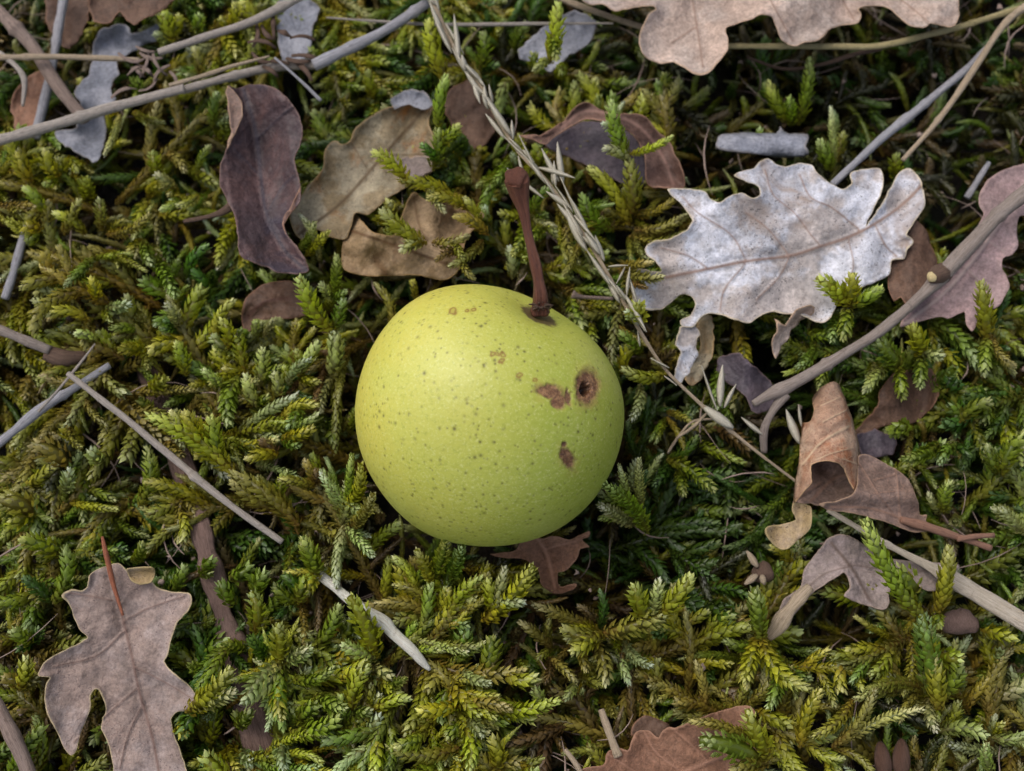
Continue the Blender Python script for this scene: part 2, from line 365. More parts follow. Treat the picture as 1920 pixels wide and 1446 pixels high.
def tube(name, pts, rad, mat, parent=None, step=.06, sides=10, flat=1.0, rough=.10, loc=None, ridges=.07, cap=True, endtaper=0, seed=1, capr=1.0):
    """pts (n,3) cm or px+z triples already in world; rad (n,) cm"""
    P = np.asarray(pts, float); R = np.asarray(rad, float)
    Q = crom(np.hstack([P, R[:, None]]), step); P = Q[:, :3].copy(); R = np.maximum(Q[:, 3], .004)
    s = np.concatenate([[0], np.cumsum(np.linalg.norm(np.diff(P, axis=0), axis=1))])
    P += np.stack([n2(s, s*0, .7, seed), n2(s, s*0, .7, seed+3), n2(s, s*0, .7, seed+6)], -1)*R[:, None]*.45
    R = R*(1+rough*n2(s, s*0, .25, seed+9))
    if s[-1] > 2 and ridges == .07:
        for q_ in range(int(s[-1]/2.2)):
            s0 = s[-1]*((q_+.5+.3*math.sin(q_*7+P[0, 0]*5))/int(s[-1]/2.2)); R = R*(1+.28*np.exp(-((s-s0)/.05)**2))
    T = np.gradient(P, axis=0); T /= np.linalg.norm(T, axis=1)[:, None]+1e-12
    up = np.array([0, 0, 1.0]); S = np.cross(T, up); S /= np.linalg.norm(S, axis=1)[:, None]+1e-9; U = np.cross(S, T)
    a = np.arange(sides)/sides*2*math.pi
    rr = 1+ridges*np.sin(a*3+seed)+ridges*np.cos(a*5+seed*2)
    V = (P[:, None]+R[:, None, None]*rr[None, :, None]*(np.cos(a)[None, :, None]*S[:, None]+np.sin(a)[None, :, None]*U[:, None]*flat)).reshape(-1, 3)
    n = len(P); i = np.arange(n*sides).reshape(n, sides)
    F = np.stack([i[:-1], np.roll(i[:-1], -1, 1), np.roll(i[1:], -1, 1), i[1:]], -1).reshape(-1, 4)
    V = np.vstack([V, P[:1]-T[:1]*R[0]*.15, P[-1:]+T[-1:]*R[-1]*.15])
    c0, c1 = n*sides, n*sides+1
    caps = np.array([[c0, (j+1) % sides, j] for j in range(sides)]+[[c1, i[-1, j], i[-1, (j+1) % sides]] for j in range(sides)])
    tc = np.stack([np.tile(np.cos(a), n), np.repeat(s, sides)*3, np.tile(np.sin(a), n)], -1)
    tc = np.vstack([tc, [[0, 0, 0]], [[0, s[-1]*3, 0]]])
    o = mesh_np(name, V, [F, caps], mat, parent, {'tc': tc}, True, loc)
    if cap: cap_line(P[::2], float(R.mean())*capr)
    return o
def pxcm(z=0.3): return FPX/(DIST-z)
def stem(name, pl, mat, label, cat, group=None, parent=None, **kw):
    """pl: rows (px, py, z cm, diameter px)"""
    pl = np.array(pl, float); P = at(pl[:, 0], pl[:, 1], pl[:, 2]); dist = (P-cam_p)@cf
    R = pl[:, 3]/2*dist/FPX*(.84 if mat in ('tw_grey', 'tw_blue', 'tw_brown', 'tw_mid', 'tw_tan', 'tw_yellow') else 1)
    if parent is None:
        loc = P[len(P)//2]
        o = tube(name, P, R, M[mat], None, loc=loc, **kw); tag(o, label, cat, group); return o
    return tube(name, P, R, M[mat], parent, **kw)

# white oak leaf, right
WO = [(1252,355),(1300,356),(1323,360),(1330,372),(1348,380),(1365,370),(1390,362),(1412,372),(1425,366),(1422,350),(1405,342),(1388,335),(1376,328),(1395,320),(1415,315),(1425,303),(1440,298),(1455,308),(1475,312),(1500,306),(1522,310),(1538,330),(1560,345),(1580,355),(1598,345),(1595,325),(1615,318),(1650,317),(1656,340),(1649,368),(1636,395),(1623,424),(1643,400),(1661,370),(1674,345),(1688,322),(1706,316),(1722,332),(1731,358),(1734,385),(1722,405),(1708,425),(1700,440),(1712,452),(1700,470),(1695,485),(1672,488),(1668,515),(1640,530),(1600,545),(1575,555),(1560,590),(1540,605),(1500,590),(1470,588),(1450,583),(1430,590),(1405,605),(1380,600),(1350,590),(1330,588),(1315,595),(1300,612),(1280,612),(1275,600),(1295,590),(1304,570),(1295,555),(1275,553),(1260,565),(1240,580),(1210,580),(1190,572),(1185,545),(1176,525),(1185,510),(1195,505),(1240,510),(1230,490),(1215,480),(1210,465),(1225,453),(1260,447),(1290,430),(1298,415),(1292,400),(1275,380)]
WV = [[(1760,300),(1730,345),(1690,385),(1640,420),(1590,445),(1530,465),(1480,480),(1400,490),(1300,510),(1250,520)],
      [(1540,462),(1520,440),(1490,400),(1450,365),(1435,320)], [(1610,430),(1560,390),(1520,370),(1500,330)], [(1480,482),(1460,520),(1420,560)],
      [(1590,445),(1600,500),(1580,540)], [(1400,490),(1370,440),(1310,400),(1280,370)], [(1400,492),(1360,540),(1350,580)], [(1480,480),(1440,430),(1400,400)], [(1330,505),(1290,480),(1240,465)], [(1640,420),(1660,460),(1680,480)]]
r = empty('fallen_leaf', at(1450, 450, .7)); tag(r, 'large bleached white oak leaf lying on the moss, right of the pear stalk', 'leaf', 'fallen leaves')
def zw(x, y, e):
    return .28*np.exp(-((x-1250)/90)**2)*0+.12*np.sin((x-1250)/95.)+.10*np.sin((y-300)/60.)*(x > 0)+.0007*(y-450)*-1
L0 = at(1450, 450, .7)
blade('blade', WO, M['white'], .72, zw, WV, r, grid=5, crump=.10, loc=None, lift=.12)
# (children keep world coordinates through an inverse offset, see finish())
r2 = empty('fallen_leaf', at(220, 1280, .6)); tag(r2, 'mauve lobed oak leaf with red stalk in the lower left corner', 'leaf', 'fallen leaves')
CO = [(197,1062),(208,1058),(222,1056),(237,1069),(262,1088),(282,1089),(296,1102),(324,1110),(353,1112),(359,1123),(355,1142),(333,1167),(321,1197),(313,1228),(308,1241),(324,1262),(355,1287),(370,1308),(373,1321),(349,1333),(330,1336),(321,1349),(324,1370),(336,1401),(350,1446),(356,1500),(300,1560),(215,1520),(212,1446),(210,1426),(204,1398),(190,1367),(193,1349),(199,1330),(194,1308),(185,1293),(176,1293),(170,1305),(168,1333),(154,1370),(142,1407),(133,1416),(120,1404),(105,1367),(89,1336),(84,1308),(88,1281),(94,1270),(72,1267),(80,1247),(99,1231),(130,1216),(163,1197),(151,1182),(139,1157),(130,1133),(116,1116),(133,1106),(154,1108),(165,1100),(168,1080),(182,1068)]
blade('blade', CO, M['mauve'], .55, lambda x, y, e: .0006*(1250-y)+.10*np.sin(x/60.)+.14*np.exp(-((x-80)/30)**2), [[(200,1050),(205,1062),(218,1120),(230,1160),(245,1220),(262,1300),(285,1380),(300,1460)], [(232,1165),(280,1140),(345,1118)], [(236,1180),(180,1230),(100,1250)], [(252,1250),(310,1280),(360,1310)], [(258,1290),(200,1340),(140,1390)], [(225,1130),(180,1120),(130,1112)], [(268,1320),(240,1380),(225,1440)]], r2, grid=4.6, crump=.07, vw=4)
blade('blade_flap', [(237,1069),(250,1066),(271,1063),(288,1066),(289,1080),(282,1092),(262,1096),(246,1088)], M['lobe'], .72, lambda x, y, e: .15*np.exp(-((y-1062)/9)**2), (), r2, grid=4)
stem('leaf_stalk', [(192,1006,.95,5),(197,1030,.9,9),(204,1062,.78,11),(213,1100,.68,8),(230,1155,.64,5)], 'petiole', None, None, parent=r2, cap=False)
# oak leaf, top right
AO = [(1060,-40),(1100,6),(1129,7),(1155,21),(1172,17),(1209,11),(1227,11),(1230,17),(1218,26),(1211,40),(1204,54),(1199,75),(1204,95),(1215,109),(1238,119),(1261,116),(1281,125),(1301,138),(1318,140),(1333,133),(1347,115),(1364,95),(1364,72),(1361,52),(1387,43),(1416,32),(1428,26),(1447,32),(1455,50),(1466,75),(1488,86),(1511,79),(1536,75),(1555,55),(1577,47),(1607,43),(1614,30),(1610,15),(1635,10),(1663,14),(1685,30),(1704,47),(1732,52),(1746,44),(1773,50),(1790,48),(1798,28),(1798,0),(1810,-60),(1760,-130),(1600,-110),(1500,-170),(1360,-120),(1250,-150),(1150,-90)]
r3 = empty('fallen_leaf', at(1450, 20, .9)); tag(r3, 'pinkish tan wavy edged oak leaf cut by the top right edge of the photo', 'leaf', 'fallen leaves')
blade('blade', AO, M['pinktan'], 1.0, lambda x, y, e: .12*np.sin(x/70.)+.10*np.sin((x+y)/45.), [[(1100,-70),(1300,-50),(1500,-40),(1790,-20)], [(1290,-50),(1305,40),(1318,125)], [(1420,-45),(1455,20),(1485,75)], [(1560,-40),(1580,0),(1600,35)], [(1640,-35),(1690,0),(1740,40)], [(1306,50),(1260,80)]], r3, grid=5, crump=.10, lift=.12)
# pink leaf at the right edge
JO = [(1960,290),(1925,305),(1890,315),(1855,335),(1837,365),(1836,385),(1845,400),(1837,419),(1815,450),(1790,490),(1765,515),(1745,545),(1718,575),(1693,599),(1688,613),(1705,610),(1724,602),(1760,593),(1782,596),(1808,584),(1812,607),(1823,622),(1832,607),(1850,585),(1870,575),(1881,560),(1892,538),(1886,515),(1879,505),(1881,483),(1898,477),(1909,461),(1906,430),(1912,405),(1940,400),(1990,340)]
r4 = empty('fallen_leaf', at(1830, 470, .5)); tag(r4, 'smooth pink leaf under the woody twig at the right edge', 'leaf', 'fallen leaves')
blade('blade', JO, M['pink'], .5, lambda x, y, e: .10*np.sin(y/50.), [[(1930,330),(1860,440),(1780,540),(1700,605)], [(1850,450),(1880,470)], [(1810,500),(1850,540)]], r4, crump=.07)
KO = [(1665,520),(1672,488),(1692,470),(1690,440),(1712,410),(1738,432),(1745,455),(1757,490),(1745,515),(1752,530),(1735,548),(1722,570),(1700,572),(1688,558),(1676,566),(1666,540)]
tag(blade('leaf_scrap', KO, M['brown'], .42, lambda x, y, e: .2*np.exp(-((x-1715)/30)**2), (), None, loc=at(1710, 490, .4)), 'brownish pink leaf scrap between the white oak leaf and the pink leaf', 'leaf', 'fallen leaves')
# dark leaf
DO = [(428,160),(445,166),(465,159),(490,158),(515,165),(540,185),(560,215),(567,247),(561,277),(552,296),(558,326),(563,350),(561,378),(541,403),(533,419),(538,441),(555,461),(571,486),(578,508),(555,513),(519,510),(502,501),(477,494),(450,477),(446,441),(440,405),(428,380),(417,355),(412,346),(415,304),(426,277),(434,249),(431,221),(427,194)]
r5 = empty('fallen_leaf', at(490, 330, .7)); tag(r5, 'long dark purple brown curved leaf standing on edge upper left of the pear', 'leaf', 'fallen leaves')
DM = np.array([(455,165),(478,240),(488,320),(500,400),(535,470),(575,507)], float)
blade('blade', DO, M['dark'], .75, lambda x, y, e: .35*np.clip(segdist(x, y, DM)/60, 0, 1)**1.5+.1*np.sin(y/60.), [DM.tolist(), [(482,260),(530,215),(550,200)], [(488,330),(440,280)], [(500,400),(530,350),(550,330)]], r5, grid=4.6, crump=.05)
blade('folded_edge', [(428,160),(440,172),(452,190),(455,215),(448,232),(438,256),(426,280),(427,262),(434,249),(431,221),(427,194),(424,172)], M['wing'], 1.06, None, (), r5, grid=4, crump=.01)
blade('folded_edge', [(563,350),(562,376),(553,390),(541,405),(533,421),(537,441),(530,425),(531,408),(545,388),(556,366)], M['arc'], 1.02, None, (), r5, grid=4, crump=.01)
stem('leaf_stalk', [(346,415,.4,8),(385,408,.55,9),(418,398,.65,13),(436,385,.72,20)], 'tw_dark', None, None, parent=r5)
# tan decayed leaf behind and crumpled one
EO = [(765,196),(727,202),(693,221),(668,241),(657,264),(641,271),(627,263),(610,282),(605,318),(578,350),(555,385),(544,405),(552,433),(569,452),(580,441),(594,430),(621,444),(650,446),(665,400),(690,402),(730,370),(770,345),(812,318),(818,270),(803,230),(810,198),(790,190)]
r6 = empty('fallen_leaf', at(690, 330, .3)); tag(r6, 'flat decayed tan leaf with orange rim right of the dark purple leaf', 'leaf', 'fallen leaves')
blade('blade', EO, M['tan'], .22, lambda x, y, e: .25*np.exp(-((x-y*.2-600)/40)**2)*0+.1*np.sin(x/45.)+.12*np.exp(-e/12), [[(800,200),(720,290),(640,380),(560,440)], [(690,320),(660,270)], [(720,290),(790,290)]], r6, crump=.1)
FO = [(643,447),(648,415),(665,400),(690,428),(712,440),(742,440),(755,400),(775,362),(800,375),(835,360),(852,392),(880,385),(907,402),(892,424),(872,450),(867,480),(857,510),(830,526),(780,516),(700,518),(655,510),(640,495)]
r7 = empty('fallen_leaf', at(770, 450, .5)); tag(r7, 'crumpled ochre brown leaf half covered by moss just above the pear', 'leaf', 'fallen leaves')
blade('blade', FO, M['crumple'], .42, lambda x, y, e: .16*np.sin(x/17.+y/40.)*np.exp(-((y-400)/60)**2)+.18*np.sin((y-430)/30.), [[(650,430),(740,460),(850,500)], [(775,370),(785,420),(800,450)], [(835,365),(825,420)]], r7, crump=.26, grid=4.5)
GO = [(455,580),(460,560),(490,535),(520,527),(555,530),(590,570),(584,588),(545,597),(500,602),(480,610),(462,625),(453,605)]
tag(blade('leaf_scrap', GO, M['brown'], .0, lambda x, y, e: .2*np.exp(-((y-565)/25)**2), [[(458,600),(500,565),(570,560)]], None, loc=at(520, 570, 0)), 'small dark brown leaf below the tip of the dark purple leaf', 'leaf', 'fallen leaves')
# arched brown strip leaf
r8 = empty('fallen_leaf', at(1160, 260, .4)); tag(r8, 'arched reddish brown curled leaf behind moss above the pear stalk', 'leaf', 'fallen leaves')
IO = [(972,255),(1000,252),(1015,255),(1040,238),(1057,226),(1078,203),(1100,192),(1129,206),(1152,213),(1186,213),(1212,221),(1229,243),(1255,266),(1264,289),(1275,309),(1284,350),(1249,352),(1215,347),(1210,310),(1207,286),(1186,250),(1143,230),(1100,223),(1072,236),(1040,256),(1023,270),(1000,262)]
blade('blade', IO, M['arc'], .5, lambda x, y, e: .25*np.exp(-((x-1150)/70)**2), [[(985,257),(1050,240),(1100,208),(1190,232),(1240,290),(1262,345)]], r8, grid=4.5, crump=.08, lift=.15)
blade('blade_underside', [(1023,272),(1072,238),(1100,226),(1143,232),(1186,252),(1206,288),(1212,345),(1180,350),(1140,330),(1080,300)], M['purple'], .05, None, (), r8, crump=.08)
# bark roll
r9 = tag(empty('bark_scrap', at(1440, 270, .3)), 'pale grey rolled bark scrap above the white oak leaf', 'bark')
MO = [(1345,262),(1352,252),(1400,248),(1455,250),(1462,238),(1475,250),(1515,252),(1510,275),(1515,292),(1460,297),(1430,290),(1350,278)]
blade('roll', MO, M['bluegrey'], .2, lambda x, y, e: .38*np.sqrt(np.clip(1-((y-272)/26)**2, 0, 1)), (), r9, crump=.03, thick=.04)
# small leaf under the pear
r10 = tag(empty('fallen_leaf', at(1020, 1040, .2)), 'small brown jagged oak leaf tucked against the bottom of the pear', 'leaf', 'fallen leaves')
OO = [(919,1040),(964,1034),(977,1015),(991,997),(1000,998),(1016,1011),(1038,1005),(1066,1012),(1086,1004),(1105,996),(1105,1006),(1091,1012),(1105,1026),(1088,1029),(1080,1050),(1060,1070),(1045,1075),(1050,1100),(1080,1095),(1075,1105),(1040,1114),(1015,1095),(1010,1070),(985,1050),(950,1046)]
blade('blade', OO, M['redbrown'], .25, lambda x, y, e: -.005*(y-1000)+.1*np.exp(-((x-1100)/14)**2), [[(1000,1000),(1025,1040),(1040,1100)], [(1020,1030),(1080,1015)]], r10, grid=4, crump=.06)
# rolled leaf on the right
r11 = tag(empty('fallen_leaf', at(1600, 900, .8)), 'orange brown leaf rolled into a hollow tube beside the twig fork at right', 'leaf', 'fallen leaves')
HO = [(1555,717),(1569,717),(1580,736),(1594,772),(1603,805),(1610,830),(1612,860),(1611,890),(1610,921),(1605,921),(1594,905),(1583,880),(1571,868),(1544,864),(1522,871),(1520,891),(1522,905),(1505,924),(1488,943),(1490,910),(1497,866),(1502,811),(1501,794),(1519,790),(1526,769),(1523,747),(1535,730)]
AX = np.array([(1558,717),(1552,800),(1552,870),(1548,930)], float)
def rollz(x, y, e):
    hw = np.interp(y, [717, 745, 790, 830, 930], [14, 28, 46, 56, 62]); d = segdist(x, y, AX)
    return .75*hw/56*np.sqrt(np.clip(1-(d/(hw*1.03))**2, 0, 1))+.04*np.sin((y+x*.4)/13.)*(d < hw*.9)
blade('rolled_blade', HO, M['roll'], .45, rollz, [[(1590,800),(1540,830),(1505,870)], [(1598,840),(1560,850),(1530,862)], [(1585,770),(1545,790)], [(1575,745),(1540,760)], [(1606,870),(1580,860)]], r11, grid=4, crump=.04, vw=3, lift=.02)
blade('blade_inside', [(1515,868),(1545,858),(1575,862),(1590,885),(1605,921),(1580,936),(1545,948),(1520,945),(1488,947),(1494,930),(1512,905)], M['wing'], .35, lambda x, y, e: -.35*np.exp(-((x-1550)/30)**2-((y-880)/25)**2), [[(1520,940),(1560,900),(1590,890)], [(1500,930),(1540,905)]], r11, grid=4.5, crump=.04, cap=False)
blade('side_wing', [(1611,855),(1640,858),(1670,875),(1700,895),(1720,935),(1725,965),(1738,965),(1737,978),(1760,990),(1720,998),(1690,990),(1650,975),(1600,962),(1550,955),(1536,945),(1570,940),(1604,921)], M['wing'], .7, lambda x, y, e: -.003*(x-1610)+.2*np.exp(-((y-930)/20)**2), [[(1560,950),(1640,955),(1720,985)], [(1612,870),(1650,930),(1690,980)], [(1680,880),(1685,930),(1690,975)], [(1640,900),(1680,890)], [(1640,925),(1690,920)]], r11, grid=4.5, crump=.05, vw=3)
blade('lower_lobe', [(1488,943),(1505,946),(1520,950),(1522,968),(1518,990),(1500,1010),(1480,1027),(1465,1030),(1450,1020),(1436,1000),(1440,988),(1470,982),(1492,975),(1486,957)], M['lobe'], .55, lambda x, y, e: .25*np.exp(-((x-1520)/18)**2)+.06*np.sin(x/9.), (), r11, grid=4, crump=.04)
stem('leaf_stalk', [(1690,974,.52,12),(1725,984,.46,18),(1760,996,.4,16),(1800,1010,.35,13),(1858,1030,.3,13)], 'tw_stalk', None, None, parent=r11)
stem('leaf_stalk', [(1795,1012,.4,8),(1825,1006,.4,10),(1862,1004,.35,10)], 'tw_stalk', None, None, parent=r11)
# grey leaf bottom right
r12 = tag(empty('fallen_leaf', at(1580, 1080, .3)), 'grey brown lobed leaf with curled white edge below the rolled leaf', 'leaf', 'fallen leaves')
PO = [(1536,1031),(1560,1006),(1591,1004),(1634,1031),(1660,1045),(1700,1052),(1750,1055),(1798,1059),(1786,1080),(1770,1102),(1739,1108),(1712,1092),(1680,1095),(1665,1114),(1667,1130),(1656,1143),(1628,1136),(1610,1130),(1582,1117),(1594,1102),(1591,1083),(1582,1074),(1567,1083),(1523,1111),(1486,1154),(1462,1150),(1471,1123),(1502,1100),(1508,1068)]
blade('blade', PO, M['greyleaf'], .2, lambda x, y, e: .1*np.sin(x/30.), [[(1560,1020),(1600,1070),(1630,1125)], [(1600,1060),(1680,1070),(1780,1070)], [(1600,1060),(1540,1080),(1490,1130)]], r12, grid=5, crump=.07)
stem('curled_edge', [(1520,1100,.42,20),(1495,1125,.44,30),(1470,1155,.38,34),(1455,1182,.3,32),(1440,1200,.2,20)], 'tw_tan', None, None, parent=r12, flat=.6, rough=.25)
r13 = tag(empty('fallen_leaf', at(1250, 1420, .1)), 'reddish brown toothed leaf at the bottom edge of the photo', 'leaf', 'fallen leaves')
QO = [(1085,1450),(1132,1433),(1138,1411),(1160,1404),(1177,1408),(1183,1395),(1188,1380),(1199,1370),(1215,1370),(1226,1378),(1236,1383),(1243,1370),(1254,1364),(1268,1366),(1287,1358),(1342,1336),(1398,1322),(1416,1338),(1404,1375),(1424,1418),(1405,1500),(1300,1560),(1120,1530)]
blade('blade', QO, M['redbrown'], .15, lambda x, y, e: .001*(1446-y)+.05*np.sin(x/25.), [[(1450,1380),(1300,1440),(1150,1500)], [(1330,1430),(1290,1390),(1262,1368)], [(1280,1450),(1230,1410),(1208,1372)], [(1370,1410),(1350,1370),(1345,1340)], [(1230,1470),(1180,1440),(1142,1415)]], r13, grid=5, crump=.07)
blade('folded_edge', [(1183,1380),(1190,1355),(1210,1342),(1240,1350),(1256,1364),(1236,1384),(1210,1372)], M['brown'], .0, None, (), r13, crump=.03)
def scrap(name, O, mat, z, label, cat='leaf', zf=None, veins=(), group='fallen leaves', **kw):
    kw.setdefault('rough_edge', 3.5); kw.setdefault('soft', .45); kw.setdefault('crump', .12); kw.setdefault('grid', 4.5); c = np.mean(np.array(O, float), 0)
    return tag(blade(name, O, M[mat], z, zf, veins, None, loc=at(c[0], c[1], z), **kw), label, cat, group)
scrap('leaf_scrap', [(1345,680),(1352,668),(1385,664),(1420,690),(1452,722),(1455,752),(1430,775),(1408,768),(1396,742),(1370,722),(1346,702)], 'purple', .15, 'dark purple grey leaf under the forked end of the woody twig', zf=lambda x, y, e: .2*np.exp(-((x-1400)/30)**2))
scrap('leaf_scrap', [(1645,765),(1650,730),(1680,700),(1745,690),(1760,740),(1722,790),(1650,800),(1618,832),(1600,812)], 'brown', .0, 'dark brown leaf lying deep behind the tip of the rolled leaf', zf=lambda x, y, e: .15*np.sin(x/20.))
scrap('leaf_scrap', [(1605,818),(1640,805),(1680,820),(1676,850),(1650,858),(1615,852)], 'purple', .0, 'blackish leaf scrap just right of the rolled leaf tube')
NO = [(194,53),(235,47),(249,66),(285,50),(301,47),(293,77),(263,88),(221,116),(222,138),(205,166),(216,188),(194,216),(199,249),(188,293),(177,304),(149,290),(111,265),(102,249),(144,238),(149,194),(138,171),(166,138),(171,105),(180,69)]
scrap('fallen_leaf', NO, 'bluegrey', .05, 'crumbling bluish white leaf under the crossing grey stems, top left', crump=.14, zf=lambda x, y, e: .1*np.sin(y/22.))
scrap('leaf_scrap', [(520,5),(560,-20),(600,15),(585,60),(580,100),(560,120),(535,120),(520,80)], 'bluegrey', .0, 'bluish white leaf scrap at the top edge between grey stems', crump=.1)
scrap('leaf_scrap', [(1078,20),(1120,40),(1105,80),(1060,110),(1030,135),(1010,120),(975,112),(970,95),(1010,60),(1050,30)], 'bluegrey', .05, 'whitish leaf scrap behind a moss tip left of the pinkish oak leaf', crump=.08)
scrap('leaf_scrap', [(20,190),(45,150),(80,130),(92,170),(72,230),(30,242)], 'redbrown', -.1, 'rusty leaf scrap behind the crossing stems at the left edge')
scrap('leaf_scrap', [(170,-20),(340,-20),(300,22),(250,46),(225,24),(200,46),(175,40)], 'brown', .3, 'brown leaf edge at the top left border above the white leaf', zf=lambda x, y, e: .2*np.exp(-((x-270)/40)**2))
scrap('leaf_scrap', [(90,-20),(165,-20),(165,40),(130,92),(100,70),(85,30)], 'brown', -.2, 'dark brown leaf beside the bluish upright stem, top left corner')
scrap('leaf_scrap', [(1275,612),(1300,608),(1312,625),(1305,650),(1309,668),(1292,698),(1275,722),(1264,700),(1275,660),(1268,640)], 'white', .55, 'narrow pale shred hanging under the lower left lobe of the white leaf', zf=lambda x, y, e: -.003*(y-610))
scrap('leaf_scrap', [(1304,592),(1335,592),(1338,650),(1322,700),(1300,722),(1285,712),(1300,680),(1314,650)], 'tan', .2, 'olive brown leaf strip beside the pale shred under the white leaf')
scrap('leaf_scrap', [(1452,598),(1460,602),(1475,608),(1488,588),(1510,575),(1530,574),(1524,586),(1500,605),(1480,628),(1468,650),(1455,672),(1450,645),(1456,620)], 'pinktan', .6, 'small pinkish curled shred at the lower edge of the white leaf', zf=lambda x, y, e: .15*np.sin((x+y)/18.))
scrap('leaf_scrap', [(735,185),(770,168),(800,176),(812,196),(790,205),(765,198),(740,205)], 'bluegrey', .3, 'tiny pale flake on the top corner of the decayed tan leaf')
scrap('leaf_scrap', [(840,170),(880,150),(915,190),(930,240),(900,280),(860,260),(835,210)], 'brown', -.25, 'brown leaf patch in shade left of the grass seed head')
scrap('leaf_scrap', [(740,300),(800,292),(815,318),(780,335),(745,325)], 'greyleaf', .33, 'pale fleck lying on the lower right of the tan leaf')
# ------------------------------------------------------------------ stems, twigs, straws
G1 = 'dead stems and twigs lying on the moss'
stem('dead_stem', [(-30,270,.75,24),(90,240,.8,24),(200,205,.85,22),(320,172,.9,20),(345,166,.9,24)], 'tw_grey', 'thick grey stem from the left edge rising to a knot', 'stem', G1)
stem('dead_stem', [(318,160,.98,9),(380,143,1.0,10),(440,124,1.0,9),(505,106,1.0,5)], 'tw_tan', 'thin pale stem leaning on the knot of the thick grey stem', 'stem', G1)
stem('dead_stem', [(345,168,.7,18),(430,146,.7,18),(530,125,.72,22),(600,120,.74,22)], 'tw_grey', 'dull stem from the knot to the silvery split stem', 'stem', G1)
stem('dead_stem', [(590,122,.85,26),(640,98,.88,26),(720,60,.9,22),(830,-15,.95,20)], 'tw_blue', 'silvery split stem slanting up to the top edge beside the seed head', 'stem', G1)
stem('dead_stem', [(-20,5,.4,30),(50,80,.4,30),(110,165,.35,28),(160,225,.2,26)], 'tw_brown', 'broad brown stem in the top left corner slanting down right', 'stem', G1)
stem('dead_stem', [(122,-15,.1,20),(108,60,.1,20),(96,130,.1,18),(85,180,.1,20),(65,260,0,22)], 'tw_blue', 'bluish upright stem crossing behind, top left corner', 'stem', G1)
stem('dead_stem', [(-20,108,.6,13),(100,108,.65,13),(200,110,.68,12),(262,112,.7,9)], 'tw_tan', 'thin level brown stem near the top left', 'stem', G1)
stem('dead_stem', [(298,98,.9,16),(380,72,.92,17),(470,42,.95,18),(580,-15,1.0,18)], 'tw_grey', 'grey stem from the shrivelled flower to the top edge', 'stem', G1)
stem('dead_stem', [(515,108,1.0,5),(545,135,.95,6),(575,163,.9,7),(601,190,.85,9)], 'tw_blue', 'short thin bluish stem ending right of the dark purple leaf top', 'stem', G1)
stem('dry_grass', [(612,33,.7,4),(700,40,.7,6),(800,46,.72,7),(920,46,.72,9),(1040,44,.7,7),(1150,44,.65,4)], 'tw_grey', 'long thin grey grass blade running level near the top centre', 'grass', G1)
stem('dead_stem', [(1010,-20,.5,14),(1080,10,.5,14),(1150,35,.5,13),(1205,52,.45,12)], 'tw_tan', 'tan stem running under the left lobe of the pinkish oak leaf', 'stem', G1)
stem('dry_grass', [(1360,86,.7,12),(1450,88,.7,13),(1560,88,.7,13),(1650,86,.7,14),(1750,62,.72,14),(1850,35,.75,14),(1950,5,.75,15)], 'tw_yellow', 'yellowish grass stalk running out from under the pinkish oak leaf', 'grass', G1)
stem('dead_stem', [(1655,90,.6,9),(1600,103,.5,9),(1540,122,.3,7),(1470,130,.1,6),(1400,108,0,5)], 'tw_dark', 'thin brown shoot branching down from the yellowish grass stalk', 'stem', G1)
stem('dead_stem', [(1945,0,.9,24),(1890,38,.9,16),(1840,110,.85,15),(1770,210,.8,13),(1692,300,.7,10)], 'tw_tan', 'straight tan stem from the top right corner pointing down left', 'stem', G1)
stem('dead_stem', [(1850,90,.5,12),(1790,150,.55,17),(1710,215,.6,18),(1700,222,.6,22),(1640,270,.65,18),(1560,345,.85,16)], 'tw_blue', 'jointed blue grey stem ending on the top of the white oak leaf', 'stem', G1)
stem('dead_stem', [(1855,305,.2,10),(1835,335,.2,14),(1812,372,.1,14)], 'tw_blue', 'short grey stub left of the pink leaf', 'stem', G1)
r14 = tag(empty('twig', at(1700, 580, .9)), 'woody brown twig with a cut knot and forked end, right', 'twig', G1)
stem('branch', [(1960,322,.95,34),(1880,400,.95,33),(1800,480,.95,34),(1768,512,.95,38),(1750,530,.95,34),(1722,556,.92,24),(1650,618,.9,24),(1580,665,.88,24),(1500,712,.88,26),(1468,732,.88,34),(1440,745,.88,22),(1413,758,.88,15)], 'tw_mid', None, None, parent=r14)
stem('side_branch', [(1475,738,.86,24),(1450,768,.8,18),(1432,805,.7,18),(1432,850,.5,16)], 'tw_mid', None, None, parent=r14)
stem('stub', [(1768,512,.9,40),(1757,516,1.04,34),(1748,519,1.14,28)], 'tw_dark', None, None, parent=r14, cap=False, step=.02, rough=.15)
stem('cut_end', [(1750,518.5,1.12,21),(1747,519,1.165,20)], 'cut', None, None, parent=r14, cap=False, step=.02, flat=.8)
stem('dead_stem', [(-20,610,.5,22),(40,636,.5,22),(92,660,.45,22)], 'tw_mid', 'pinkish grey twig end at the left edge', 'twig', G1)
stem('dead_stem', [(90,660,.35,30),(120,672,.3,32),(160,668,.2,20)], 'tw_dark', 'rotten dark twig tip continuing the pinkish twig at left', 'twig', G1)
stem('dead_stem', [(-20,845,.4,20),(30,805,.42,20),(72,772,.45,24),(130,735,.42,18),(205,685,.35,14)], 'tw_blue', 'blue grey jointed stem slanting up from the left edge', 'stem', G1)
stem('dead_stem', [(72,772,.6,7),(110,730,.62,6),(150,682,.6,6),(178,645,.55,4)], 'tw_grey', 'thin dark stem leaning across the jointed blue grey stem', 'stem', G1)
stem('dead_stem', [(128,700,.75,12),(220,775,.72,15),(350,880,.68,16),(364,893,.68,18),(440,952,.62,15),(530,1015,.5,15)], 'tw_grey', 'long straight grey stem running down right, left of the pear', 'stem', G1)
